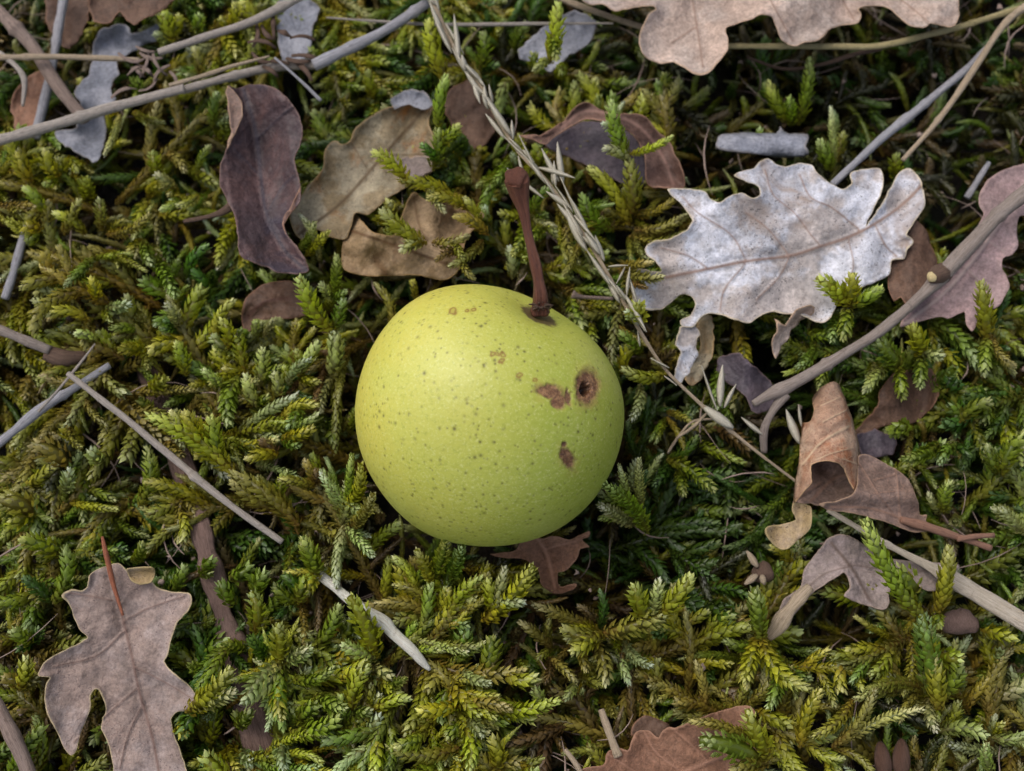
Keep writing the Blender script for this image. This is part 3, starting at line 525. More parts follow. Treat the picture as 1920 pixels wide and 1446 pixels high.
stem('straw', [(588,1068,.3,16),(620,1095,.35,18),(660,1130,.45,18),(684,1150,.5,22),(703,1163,.52,27),(722,1175,.54,27),(735,1188,.52,22),(770,1218,.5,19),(790,1240,.46,15),(806,1256,.42,7)], 'tw_straw', 'pale straw with a swollen node half buried in moss below the pear', 'straw', G1)
stem('dead_stem', [(-20,1300,.5,34),(20,1375,.5,34),(60,1480,.5,34)], 'tw_brown', 'thick brown stem in the bottom left corner', 'stem', G1)
stem('dead_stem', [(10,560,.1,18),(28,500,.12,18),(50,420,.1,18)], 'tw_blue', 'grey upright stem piece behind moss at the left edge', 'stem', G1)
stem('dead_stem', [(1128,1330,.1,14),(1142,1375,.15,18),(1158,1420,.2,20)], 'tw_tan', 'short pale stem poking at the reddish leaf at the bottom', 'stem', G1)
stem('dead_stem', [(1060,1405,.2,10),(1078,1430,.2,12),(1100,1470,.2,12)], 'tw_tan', 'thin pale stem end at the bottom edge left of the reddish leaf', 'stem', G1)
stem('straw', [(1552,955,.5,10),(1600,985,.5,11),(1680,1032,.5,13),(1740,1062,.52,18),(1775,1082,.52,30),(1840,1118,.52,34),(1950,1185,.55,34)], 'tw_pale', 'flat pale straw running to the lower right edge over the grey leaf', 'straw', G1, flat=.35)
stem('bark_strip', [(275,680,-.3,36),(300,770,-.35,42),(350,900,-.15,38),(375,990,.05,40),(400,1080,0,44),(432,1180,-.1,48),(460,1280,-.2,50),(500,1460,-.2,54)], 'tw_bark', 'wide rotten brown bark strip sunk in the moss left of the pear', 'bark', G1, flat=.45, rough=.35, cap=False, ridges=.12)
stem('twig_peg', [(1150,560,.3,8),(1100,558,.35,9),(1082,556,.4,12),(1072,553,.42,20)], 'tw_brown', 'tiny peg like twig with a blunt end touching the seed head', 'twig', G1)
stem('dead_stem', [(0,100,.55,14),(25,120,.6,12),(45,150,.6,13),(42,200,.55,8)], 'tw_grey', 'shrivelled crooked stem at the left edge near the top', 'stem', G1)
# dried flower clumps
def curl_bits(parent, pts, mat, n, size, z, seed):
    rs = np.random.RandomState(seed)
    for i in range(n):
        c = np.array(pts)+rs.uniform(-size*.5, size*.5, 2); a = rs.uniform(0, 6.28); l = size*rs.uniform(.35, .7)
        b = rs.uniform(-.9, .9)
        q = [(c[0]+math.cos(a+b*t)*l*t, c[1]+math.sin(a+b*t)*l*t, z+.12*math.sin(t*3)+.1*rs.rand(), 13*(1-abs(t-.5))*rs.uniform(.6, 1.1)) for t in (0, .33, .66, 1)]
        stem('bract', q, mat, None, None, parent=parent, flat=.3, cap=False, sides=6)
rr = tag(empty('dried_flower', at(280, 110, .8)), 'shrivelled brown flower head on the grey stem, upper left', 'flower', 'dried flower heads'); curl_bits(rr, (290, 130), 'tw_brown', 12, 80, .8, 3)
rr = tag(empty('dried_flower', at(510, 90, .8)), 'shrivelled dark flower head above the dark purple leaf', 'flower', 'dried flower heads'); curl_bits(rr, (505, 100), 'tw_dark', 12, 90, .75, 4)
rr = tag(empty('dried_calyx', at(1420, 1070, .3)), 'dry brown star shaped calyx left of the grey curled edge leaf', 'calyx')
CALYX = rr
for a, L_ in ((-2.2, 46), (2.5, 38), (1.35, 24)):
    q = [(1428+math.cos(a)*r_*L_, 1072+math.sin(a)*r_*L_, .25+.2*r_-.15*r_*r_, w_) for r_, w_ in ((.25, 8), (.5, 15), (.8, 12), (1.05, 4))]
    stem('sepal', q, 'tw_tan', None, None, parent=rr, flat=.3, cap=False, sides=6, rough=.3)
def ellipsoid(name, c, rads, rot, mat, label=None, cat=None, group=None, parent=None):
    u = np.linspace(0, math.pi, 15); v = np.arange(20)/20*2*math.pi
    U, Vv = np.meshgrid(u, v, indexing='ij')
    P = np.stack([np.sin(U)*np.cos(Vv)*rads[0], np.cos(U)*rads[1], np.sin(U)*np.sin(Vv)*rads[2]], -1).reshape(-1, 3)
    P *= (1+(.22 if name != 'seed' else .05)*fbm(P, .12, 5))[:, None]
    P[:, 0] *= 1-.25*P[:, 1]/rads[1]
    ca, sa = math.cos(rot), math.sin(rot); P = np.stack([P[:, 0]*ca-P[:, 1]*sa, P[:, 0]*sa+P[:, 1]*ca, P[:, 2]], -1)
    i = np.arange(300).reshape(15, 20)
    F = np.stack([i[:-1], np.roll(i[:-1], -1, 1), np.roll(i[1:], -1, 1), i[1:]], -1).reshape(-1, 4)
    tc = np.stack([P[:, 0]*8, P[:, 1]*8, P[:, 2]*8], -1)
    o = mesh_np(name, P+np.array(c), F, M[mat], parent, {'tc': tc}, True, None if parent else c)
    if label: tag(o, label, cat, group)
    return o
ellipsoid('seed', at(1655, 1424, .12), (.125, .27, .12), .08, 'seedm', 'smooth brown seed, left one of the pair at the bottom right', 'seed', 'pair of seeds')
ellipsoid('seed', at(1690, 1420, .15), (.13, .28, .12), -.1, 'seedm', 'smooth brown seed, right one of the pair at the bottom right', 'seed', 'pair of seeds')
ellipsoid('calyx_cup', at(1430, 1073, .15), (.17, .17, .12), 0, 'tw_dark', parent=CALYX)
ellipsoid('dropping', at(1800, 1166, .1), (.3, .2, .16), 0, 'tw_bark', 'purplish grey grainy pellet below the flat pale straw', 'pellet')
# ------------------------------------------------------------------ grass seed head
r15 = tag(empty('grass_seed_head', at(1000, 320, 1.1)), 'long bleached grass seed head slanting down past the pear stalk', 'grass')
GA = np.array([(795,-25,1.1),(850,90,1.15),(905,172,1.2),(960,268,1.3),(1030,345,1.35),(1078,415,1.4),(1120,480,1.4),(1165,560,1.3),(1212,640,1.15),(1250,695,1.0),(1300,745,.9),(1352,792,.75),(1420,848,.6),(1495,905,.4)], float)
gw = [14, 12, 11, 10, 9, 9, 9, 9, 9, 7, 8, 9, 7, 6]
stem('stem', [(a, b, c, d) for (a, b, c), d in zip(GA, gw)], 'tw_tan', None, None, parent=r15)
def spikelet(x, y, z, ang, L, Wd, parent, bend=0, dz=.0, mat='chaff'):
    """a lance shaped folded scale, lengths in px"""
    n = 9; t = np.linspace(0, 1, n); a = ang+bend*t
    cx = x+np.concatenate([[0], np.cumsum(np.cos(a[:-1]))])*L/(n-1); cy = y+np.concatenate([[0], np.cumsum(np.sin(a[:-1]))])*L/(n-1)
    hw = Wd/2*np.sin(np.pi*np.clip(t*.93+.05, 0, 1))**.8*(1-.35*t); nx, ny = -np.sin(a), np.cos(a)
    cz = z+dz*t; V = []; tc = []
    for k_, s_ in enumerate((-1, -.5, 0, .5, 1)):
        zz = cz+(.075*(1-abs(s_)**1.5))*np.clip(hw/ (Wd/2), .05, 1)
        V.append(at(cx+nx*hw*s_, cy+ny*hw*s_, zz)); tc.append(np.stack([np.full(n, s_), t*2, np.full(n, x % 7)], -1))
    V = np.stack(V, 1).reshape(-1, 3); tc = np.stack(tc, 1).reshape(-1, 3); i = np.arange(n*5).reshape(n, 5)
    F = np.stack([i[:-1, :-1], i[:-1, 1:], i[1:, 1:], i[1:, :-1]], -1).reshape(-1, 4)
    o = mesh_np('spikelet', V, F, M[mat], parent, {'tc': tc}); s = o.modifiers.new('thickness', 'SOLIDIFY'); s.thickness = .012*CM
rs = np.random.RandomState(11); GL = crom(GA, 4); gs = np.concatenate([[0], np.cumsum(np.hypot(*np.diff(GL[:, :2], axis=0).T))])
for i in range(66):
    s = 5+i*11.5+rs.uniform(-22, 22); s = max(2, s)
    if s > 770: break
    if 600 < s < 690 and i % 2: continue
    j = np.searchsorted(gs, s); j = min(j, len(GL)-2); d = GL[j+1]-GL[j]; a = math.atan2(d[1], d[0])
    side = 1 if rs.rand() < .5 else -1
    sp = rs.uniform(.02, .16) if rs.rand() > .28 else rs.uniform(.25, .75)
    spikelet(GL[j, 0]-math.sin(a)*side*rs.uniform(2, 9), GL[j, 1]+math.cos(a)*side*rs.uniform(2, 9), GL[j, 2]+rs.uniform(-.05, .12), a+math.pi*(1 if rs.rand() < .72 else 0)+side*sp*(1 if rs.rand() < .7 else -1)*.8, rs.uniform(30, 92), rs.uniform(5, 15), r15, bend=rs.uniform(-.12, .12), dz=rs.uniform(0, .15))
for q in [(1056,345,1.4,-1.75,80,15),(1048,340,1.4,-2.1,70,13),(1100,470,1.45,-2.1,85,19),(1133,490,1.4,-1.95,52,13),(1140,500,1.45,-.1,38,6),(1172,500,1.4,2.0,36,6),(1175,555,1.4,-1.5,55,9),(1195,570,1.35,-1.9,50,9),(1375,803,.8,-2.55,78,23),(1350,762,.85,-1.55,78,18),(1358,765,.85,-1.15,50,11),(1345,770,.85,-1.95,90,7),(1430,815,.7,-2.5,52,12),(1500,832,.7,-2.0,70,20),(1503,800,.7,-1.75,42,9),(1020,372,1.4,-2.5,90,9),(1255,690,1.05,-2.7,40,6),(1200,650,1.15,-1.75,30,6),(1245,705,1.05,.6,30,5)]:
    spikelet(*q, r15, bend=.1, dz=.05)
stem('side_stem', [(1345,785,.7,5),(1300,790,.6,6),(1275,815,.5,6),(1252,850,.3,6)], 'tw_tan', None, None, parent=r15, cap=False, sides=6)
stem('side_stem', [(1325,775,.7,5),(1300,800,.6,8),(1268,822,.5,6)], 'tw_tan', None, None, parent=r15, cap=False, sides=6)

# ------------------------------------------------------------------ pear
PC_PX = (913, 788); PZ = 1.15; PR = 1.955
PC = at(PC_PX[0], PC_PX[1], PZ)
def pear():
    NT, NP = 560, 1000
    th = np.linspace(0, math.pi, NT); ph = np.arange(NP)/NP*2*math.pi
    T_, P_ = np.meshgrid(th, ph, indexing='ij')
    rho = np.sin(T_)*(1+.035*np.cos(T_)-.015*np.cos(2*T_)); z = np.cos(T_)*1.01
    z = z-.085*np.exp(-(T_/.27)**2)
    z = z+.10*np.exp(-((math.pi-T_)/.2)**2)
    lob = 1+.010*np.sin(P_*2+1)+.011*np.sin(P_*3+.4)*np.sin(T_)+.004*np.sin(P_*5+T_*2)
    sh = 1+.045*np.exp(-((T_-.85)/.42)**2)*(1+.25*np.cos(P_-1.0))+.012*np.cos(P_*2+.7)*np.sin(T_*1.5)-.02*np.exp(-((T_-2.5)/.4)**2)
    rho = rho*lob*sh; z = z*sh
    L = np.stack([rho*np.cos(P_), rho*np.sin(P_), z], -1).reshape(-1, 3)*PR
    ax = .43*cr+.85*cu-.36*cf; ax /= np.linalg.norm(ax)
    e1 = np.cross(ax, cf); e1 /= np.linalg.norm(e1); e2 = np.cross(ax, e1)
    Wd = L[:, :1]*e1+L[:, 1:2]*e2+L[:, 2:3]*ax
    V = PC+Wd
    x, y = proj(V); front = (Wd@-cf) > -.1
    Nn = Wd/np.linalg.norm(Wd, axis=1)[:, None]
    scar = np.zeros(len(V)); rim = np.zeros(len(V)); pit = np.zeros(len(V)); russ = np.zeros(len(V))
    wx = x+3.5*n2(x, y, 9, 1)+2*n2(x, y, 4, 7); wy = y+3.5*n2(x, y, 9, 2)+2*n2(x, y, 4, 8)
    def ell(cx, cy, rx, ry, rot=0, soft=.25):
        c, s = math.cos(rot), math.sin(rot); u = ((wx-cx)*c+(wy-cy)*s)/rx; v = (-(wx-cx)*s+(wy-cy)*c)/ry
        d = np.hypot(u, v); return np.clip((1+soft-d)/(2*soft), 0, 1)*front, d
    for a in [(1102,726,23,35,.05), (1030,733,28,13,.15), (1049,752,15,17,.4), (1066,744,6,18,-.1), (1065,860,11,22,-.45), (1058,834,5,6,0)]:
        m, d = ell(*a); scar = np.maximum(scar, m)
    for a in [(1102,727,30,42,.05,.5), (1035,740,40,24,.3,.5), (1066,862,18,30,-.4,.5)]:
        m, d = ell(*a); rim = np.maximum(rim, m)
    m, d = ell(1100, 729, 9, 12, .1, .3); pit = m
    for a in [(930,664,5,3.5), (943,663,6,3.5), (941,676,5,5), (974,706,5,4), (850,583,6,5), (876,583,5,3), (1003,714,4,3), (922,664,3,3), (888,579,4,2.5)]:
        m, d = ell(*a, 0, .3); russ = np.maximum(russ, np.exp(-((d-1)/.45)**2)*front+.35*m)
    dep = .09*pit*PR+.030*scar-.008*np.exp(-((ell(1102,726,23,35,.05)[1]-1.05)/.2)**2)*front
    V = V-Nn*dep[:, None]+Nn*(.003*fbm(V, .15, 4))[:, None]
    dots = np.zeros((NT, NP)); rs = np.random.RandomState(77); nd = 0
    while nd < 1900:
        d_ = rs.normal(size=3); d_ /= np.linalg.norm(d_)
        tt = math.acos(d_[2]); pp = math.atan2(d_[1], d_[0]) % (2*math.pi); nd += 1
        if tt < .2 or tt > 2.95: continue
        r_ = rs.choice([.008, .011, .014, .018], p=[.35, .4, .2, .05])*PR/2; i0 = int(tt/math.pi*(NT-1)); w_ = int(.05/math.pi*NT)+1; wp = int(.05/math.sin(tt)/(2*math.pi)*NP)+2
        ii = np.arange(max(0, i0-w_), min(NT, i0+w_+1)); jj = (int(pp/(2*math.pi)*NP)+np.arange(-wp, wp+1))
        A, B = np.meshgrid(th[ii], jj/NP*2*math.pi, indexing='ij')
        dd = np.hypot((A-tt), (B-pp)*math.sin(tt))*PR/1.0*.5
        v_ = np.exp(-(dd/(r_*.75))**2)*rs.uniform(.45, 1)
        g = np.ix_(ii, jj % NP); dots[g] = np.maximum(dots[g], v_)
    dotv = dots.ravel(); V = V-Nn*(dotv*.002)[:, None]
    cav = np.exp(-(T_.ravel()/.19)**2)
    loc = PC
    i = np.arange(NT*NP).reshape(NT, NP)
    F = np.stack([i[:-1], i[1:], np.roll(i[1:], -1, 1), np.roll(i[:-1], -1, 1)], -1).reshape(-1, 4)
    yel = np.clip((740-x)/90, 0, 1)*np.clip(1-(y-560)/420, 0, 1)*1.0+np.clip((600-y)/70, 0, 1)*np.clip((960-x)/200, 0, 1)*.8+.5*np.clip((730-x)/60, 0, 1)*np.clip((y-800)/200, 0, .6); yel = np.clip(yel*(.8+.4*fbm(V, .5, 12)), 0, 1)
    # large scale skin tone: yellower on the left shoulder and towards the stalk, paler up left as a painted highlight
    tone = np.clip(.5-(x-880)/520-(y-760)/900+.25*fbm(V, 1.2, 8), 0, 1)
    k = NB('pear_skin')
    co = k.co()
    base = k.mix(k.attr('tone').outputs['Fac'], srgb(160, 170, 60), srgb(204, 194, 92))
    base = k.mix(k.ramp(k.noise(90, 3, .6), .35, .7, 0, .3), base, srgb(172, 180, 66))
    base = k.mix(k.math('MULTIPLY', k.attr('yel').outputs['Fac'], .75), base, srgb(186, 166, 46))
    base = k.mix(k.ramp(k.noise(45, 2, .5), .5, .75, 0, .5), base, srgb(188, 192, 100))
    base = k.mix(k.ramp(k.noise(2600, 2, .8), .5, .7, 0, .6), base, srgb(202, 204, 126))
    base = k.mix(k.ramp(k.noise(1700, 3, .8), .52, .7, 0, .45), base, srgb(136, 146, 42))
    dots = k.math('MULTIPLY', k.attr('dots').outputs['Fac'], k.ramp(k.noise(160, 2, .5), .3, .5, .4, 1))
    base = k.mix(k.math('MULTIPLY', dots, 1.0, clamp=True), base, srgb(84, 78, 26))
    base = k.mix(k.math('MULTIPLY', k.attr('russ').outputs['Fac'], .8), base, srgb(136, 104, 40))
    base = k.mix(k.math('MULTIPLY', k.attr('rim').outputs['Fac'], k.ramp(k.noise(500, 3, .7), .35, .7, 0, .65)), base, srgb(170, 150, 62))
    sc = k.mix(k.ramp(k.noise(1000, 4, .8), .4, .6), srgb(104, 66, 38), srgb(156, 116, 78))
    sc = k.mix(k.ramp(k.noise(1800, 3, .8), .5, .66, 0, .8), sc, srgb(84, 54, 40))
    base = k.mix(k.attr('scar').outputs['Fac'], base, sc)
    base = k.mix(k.attr('pit').outputs['Fac'], base, srgb(36, 20, 16))
    cv = k.ramp(k.math('ADD', k.attr('cav').outputs['Fac'], k.math('MULTIPLY', k.noise(500, 4, .75), .8)), .85, 1.1)
    base = k.mix(cv, base, srgb(98, 82, 52))
    k.set(k.b.inputs['Base Color'], base)
    k.b.inputs['Roughness'].default_value = .44; k.b.inputs['Specular IOR Level'].default_value = .6
    k.b.inputs['Subsurface Weight'].default_value = .12; k.b.inputs['Subsurface Radius'].default_value = (.004, .003, .001); k.b.inputs['Subsurface Scale'].default_value = .5
    k.bump(k.math('ADD', k.math('ADD', k.noise(1500, 3, .6), k.math('MULTIPLY', dots, -.6)), k.math('MULTIPLY', k.math('MULTIPLY', k.attr('scar').outputs['Fac'], k.noise(900, 4, .8)), 5)), .35, .00018)
    r = tag(empty('pear', loc), 'round yellow green pear with brown scars and a woody stalk, centre of the photo', 'pear')
    mesh_np('flesh', V, F, k.m, r, {'scar': scar, 'rim': rim, 'pit': pit, 'russ': russ, 'tone': tone, 'cav': cav, 'dots': dotv, 'yel': yel})
    # stalk: from the cavity up to its knob
    base_p = PC+ax*(PR*.80)
    dist = lambda p: (p-cam_p)@cf
    pl = [(1014, 584, None), (1013, 568, None), (1011, 548, None), (1003, 500, None), (990, 445, None), (981, 400, None), (972, 365, None), (967, 340, None), (965, 330, None)]
    zs = np.interp(np.arange(9), [0, 8], [base_p[2]+.15, 3.0]); 
    dia = [36, 28, 25, 20, 18, 22, 36, 43, 34]
    stem('stalk', [(a, b, z_, d_) for (a, b, _), z_, d_ in zip(pl, zs, dia)], 'stalk', None, None, parent=r, cap=False, sides=32, ridges=.085, rough=.12, step=.03)
    rs = np.random.RandomState(3)
    # dry shreds round the stalk foot
    for q in range(16):
        a = rs.uniform(0, 6.28); s0 = np.array([1014+math.cos(a)*8, 572+math.sin(a)*4]); l = rs.uniform(5, 15)
        c = [(s0[0]+math.cos(a)*l*t*1.3, s0[1]+math.sin(a)*l*t*.5+t*2, base_p[2]+.30+.1*rs.rand()-.02*t, 6*(1-.6*t)) for t in (0, .5, 1)]
        stem('stalk_bract', c, 'tw_dark', None, None, parent=r, cap=False, sides=6)
    return r
pear()
# hollow under the pear
_d = np.hypot(_gx-PC[0], _gy-PC[1]); CAP[:] = np.where(_d < 1.6, np.minimum(CAP, -.9), CAP)
# ------------------------------------------------------------------ moss
PAL = {  # pigment: stem, leaf, tip (linear)
 'y': (srgb(150, 122, 42), srgb(174, 176, 50), srgb(220, 222, 144)),
 'g': (srgb(130, 118, 44), srgb(136, 156, 50), srgb(206, 214, 146)),
 'd': (srgb(84, 92, 38), srgb(88, 122, 42), srgb(148, 172, 104)),
 'o': (srgb(142, 110, 50), srgb(158, 150, 64), srgb(204, 198, 132)),
 'p': (srgb(148, 136, 78), srgb(180, 188, 116), srgb(226, 230, 192)),
 'b': (srgb(104, 78, 50), srgb(124, 104, 62), srgb(158, 140, 94)),
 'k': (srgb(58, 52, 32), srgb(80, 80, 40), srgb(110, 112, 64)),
}
LEAFV = np.array([(-.22, 0, 0), (.22, 0, 0), (-.5, .34, -.16), (0, .34, .12), (.5, .34, -.16), (-.36, .68, -.08), (0, .70, .12), (.36, .68, -.08), (0, 1.2, .04)])
LEAFF = np.array([(0, 1, 3, 2), (1, 4, 3, 3), (2, 3, 6, 5), (3, 4, 7, 6), (5, 6, 8, 8), (6, 7, 8, 8)])
class MossMesh:
    def __init__(s): s.V = []; s.Q = []; s.T = []; s.C = []; s.n = 0
    def add(s, V, Q, T, Cc):
        if Q is not None: s.Q.append(Q+s.n)
        if T is not None: s.T.append(T+s.n)
        s.V.append(V); s.C.append(Cc); s.n += len(V)
    def build(s, name, parent=None, loc=None):
        V = np.vstack(s.V); Cc = np.vstack(s.C); Cc = np.hstack([Cc, np.ones((len(Cc), 1))])
        F = [np.vstack(s.Q), np.vstack(s.T)]
        return mesh_np(name, V, F, M['moss'], parent, {'col': Cc}, True, loc)
QF = LEAFF[[0, 2, 3]]; TF = np.array([(1, 4, 3), (5, 6, 8), (6, 7, 8)])
def shoot(mm, P, wid, pal, rs, bright=1.0, tipw=.5, ll=None, dens=1.0, basefade=.45):
    """one leafy shoot along control points P (cm), wid = full width in cm"""
    P = crom(np.asarray(P, float), .05)
    s = np.concatenate([[0], np.cumsum(np.linalg.norm(np.diff(P, axis=0), axis=1))]); L = s[-1]
    if L < .08: return
    wid = wid*.92; ll = ll or min(.12, max(.065, wid*.48))
    n = int(max(14, L/(ll*.135)*dens)); u = np.sort((np.arange(n)+rs.uniform(-.3, .3, n))/n).clip(0, 1)
    t = u*L
    A = np.stack([np.interp(t, s, P[:, k]) for k in range(3)], -1)
    Td = np.gradient(P, axis=0); T = np.stack([np.interp(t, s, Td[:, k]) for k in range(3)], -1); T /= np.linalg.norm(T, axis=1)[:, None]+1e-9
    ref = np.array([.3, .2, 1.0]); S = np.cross(T, ref); S /= np.linalg.norm(S, axis=1)[:, None]+1e-9; U = np.cross(S, T)
    phi = np.arange(n)*2.3999+rs.uniform(0, 6)+rs.uniform(-.35, .35, n)
    R = np.cos(phi)[:, None]*S+np.sin(phi)[:, None]*U
    env = np.minimum(1, .55+u*2.5)*np.clip(1-((u-.55).clip(0)/.45)**1.8*(1-tipw), .2, 1)
    al = np.radians(rs.uniform(15, 36))*(1-.7*np.clip((u-.75)/.25, 0, 1))*rs.uniform(.7, 1.4, n)
    D = np.cos(al)[:, None]*T+np.sin(al)[:, None]*R
    Wv = np.cross(D, R); Wv /= np.linalg.norm(Wv, axis=1)[:, None]+1e-9; N = np.cross(Wv, D)
    N = N*np.sign((N*R).sum(1))[:, None]
    len_ = ll*env*rs.uniform(.8, 1.2, n); wd = len_*rs.uniform(.7, .98, n)
    rad = np.maximum(.004, (wid/2-ll*.33)*env)*rs.uniform(.85, 1.1, n)
    B = A+R*rad[:, None]-T*(ll*.25*u)[:, None]
    V = (B[:, None]+Wv[:, None]*(LEAFV[None, :, 0]*wd[:, None])[..., None]+D[:, None]*(LEAFV[None, :, 1]*len_[:, None])[..., None]+N[:, None]*(LEAFV[None, :, 2]*wd[:, None]*1.3)[..., None])
    V += rs.uniform(-.004, .004, V.shape)
    st, lf, tp = [np.array(c) for c in PAL[pal]]
    j = rs.uniform(.78, 1.16)*bright; hue = np.array([1+rs.uniform(-.16, .12), 1, 1+rs.uniform(-.3, .3)])
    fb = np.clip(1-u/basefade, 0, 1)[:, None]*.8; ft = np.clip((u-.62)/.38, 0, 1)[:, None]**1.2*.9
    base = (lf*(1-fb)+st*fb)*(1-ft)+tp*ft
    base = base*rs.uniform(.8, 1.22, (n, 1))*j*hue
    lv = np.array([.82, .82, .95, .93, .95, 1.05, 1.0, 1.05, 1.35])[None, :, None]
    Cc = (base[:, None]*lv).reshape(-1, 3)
    off = (np.arange(n)*9)[:, None, None]
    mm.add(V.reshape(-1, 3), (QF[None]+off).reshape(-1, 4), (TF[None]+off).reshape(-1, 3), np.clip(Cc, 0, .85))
    # the thin stem inside
    m = len(P); a = np.arange(4)*math.pi/2
    uu = np.linspace(0, 1, m); rr = np.maximum(.01, (wid/2-ll*.33))*(np.minimum(1, .4+uu*2.5)*np.clip(1-((uu-.55).clip(0)/.45)**1.8*(1-tipw), .2, 1))*.8
    T2 = Td/(np.linalg.norm(Td, axis=1)[:, None]+1e-9); S2 = np.cross(T2, ref); S2 /= np.linalg.norm(S2, axis=1)[:, None]+1e-9; U2 = np.cross(S2, T2)
    V2 = (P[:, None]+rr[:, None, None]*(np.cos(a)[None, :, None]*S2[:, None]+np.sin(a)[None, :, None]*U2[:, None])).reshape(-1, 3)
    i = np.arange(m*4).reshape(m, 4)
    mm.add(V2, np.stack([i[:-1], np.roll(i[:-1], -1, 1), np.roll(i[1:], -1, 1), i[1:]], -1).reshape(-1, 4), None, np.repeat(((lf*.55*(1-np.clip(1-uu/basefade, 0, 1))[:, None])+st*.8*np.clip(1-uu/basefade, 0, 1)[:, None])*bright, 4, axis=0))
# places: (px, py, radius px, palette weights, height offset cm, density, brightness, lowered below right of the pear as painted shade)
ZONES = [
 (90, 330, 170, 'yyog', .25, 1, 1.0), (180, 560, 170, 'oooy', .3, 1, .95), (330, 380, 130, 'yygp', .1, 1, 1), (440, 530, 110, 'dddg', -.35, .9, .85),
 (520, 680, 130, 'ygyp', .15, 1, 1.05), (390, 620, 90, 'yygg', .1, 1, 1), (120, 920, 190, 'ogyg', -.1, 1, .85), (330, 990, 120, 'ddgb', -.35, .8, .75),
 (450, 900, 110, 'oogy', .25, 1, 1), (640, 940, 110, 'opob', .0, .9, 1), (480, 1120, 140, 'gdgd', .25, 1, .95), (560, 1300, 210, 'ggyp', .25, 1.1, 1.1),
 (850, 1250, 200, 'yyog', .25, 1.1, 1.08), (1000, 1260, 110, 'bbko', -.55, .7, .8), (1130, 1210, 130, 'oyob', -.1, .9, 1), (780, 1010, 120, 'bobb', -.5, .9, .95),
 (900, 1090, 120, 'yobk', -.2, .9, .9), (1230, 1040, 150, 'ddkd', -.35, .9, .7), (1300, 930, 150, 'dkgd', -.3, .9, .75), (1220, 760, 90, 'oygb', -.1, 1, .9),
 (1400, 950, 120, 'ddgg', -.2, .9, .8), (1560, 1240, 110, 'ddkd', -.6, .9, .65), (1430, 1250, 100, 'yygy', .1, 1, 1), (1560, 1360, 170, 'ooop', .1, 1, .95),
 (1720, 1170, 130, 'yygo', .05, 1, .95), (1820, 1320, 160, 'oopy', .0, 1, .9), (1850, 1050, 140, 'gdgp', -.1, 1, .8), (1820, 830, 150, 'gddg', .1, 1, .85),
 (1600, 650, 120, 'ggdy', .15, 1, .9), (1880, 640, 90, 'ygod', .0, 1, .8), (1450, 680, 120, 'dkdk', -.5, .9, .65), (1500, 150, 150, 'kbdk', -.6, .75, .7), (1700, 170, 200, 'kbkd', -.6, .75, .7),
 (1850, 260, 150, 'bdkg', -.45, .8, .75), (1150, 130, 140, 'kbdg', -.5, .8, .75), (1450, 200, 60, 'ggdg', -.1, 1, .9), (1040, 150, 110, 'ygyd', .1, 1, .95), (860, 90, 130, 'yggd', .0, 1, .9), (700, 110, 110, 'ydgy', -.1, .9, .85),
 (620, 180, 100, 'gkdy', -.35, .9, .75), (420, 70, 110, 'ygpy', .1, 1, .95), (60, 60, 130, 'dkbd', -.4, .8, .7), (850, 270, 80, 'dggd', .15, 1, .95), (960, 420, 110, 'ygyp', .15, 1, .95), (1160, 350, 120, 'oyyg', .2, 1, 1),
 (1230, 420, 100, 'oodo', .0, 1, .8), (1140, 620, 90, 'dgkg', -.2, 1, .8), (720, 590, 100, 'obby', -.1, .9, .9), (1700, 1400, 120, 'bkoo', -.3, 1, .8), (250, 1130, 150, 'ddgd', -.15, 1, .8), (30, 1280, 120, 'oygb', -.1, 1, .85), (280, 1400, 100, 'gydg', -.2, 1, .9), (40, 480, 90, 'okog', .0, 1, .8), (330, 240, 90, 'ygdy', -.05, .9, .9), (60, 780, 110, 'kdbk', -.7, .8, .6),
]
ZA = np.array([(a, b, r_) for a, b, r_, *_ in ZONES], float)
def zone(px, py, rs):
    d = np.hypot(ZA[:, 0]-px, ZA[:, 1]-py)/ZA[:, 2]; wt = np.exp(-d*d*1.4)+1e-9; wt /= wt.sum()
    k = rs.choice(len(ZONES), p=wt); z = ZONES[k]
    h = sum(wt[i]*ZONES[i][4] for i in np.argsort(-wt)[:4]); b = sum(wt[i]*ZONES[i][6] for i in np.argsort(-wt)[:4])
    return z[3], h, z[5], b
def canopy(x, y): return .32*float(n2(x, y, 1.6, 21)[0])+.12*float(n2(x, y, .6, 22)[0])
def clearP(P, margin=.12, vis=True):
    """keep a shoot out of the pear and from standing in front of it; press it under leaves"""
    if (np.linalg.norm(P-PC, axis=1) < PR+margin).any(): return None
    if vis:
        x, y = proj(P)
        if ((np.hypot(x-918, y-783) < 240) & (P[:, 2] > -.9)).any(): return None
    c = cap_at(P); over = P[:, 2] > c
    if over.any():
        P = P.copy(); P[:, 2] = np.minimum(P[:, 2], c-.02)
    return P
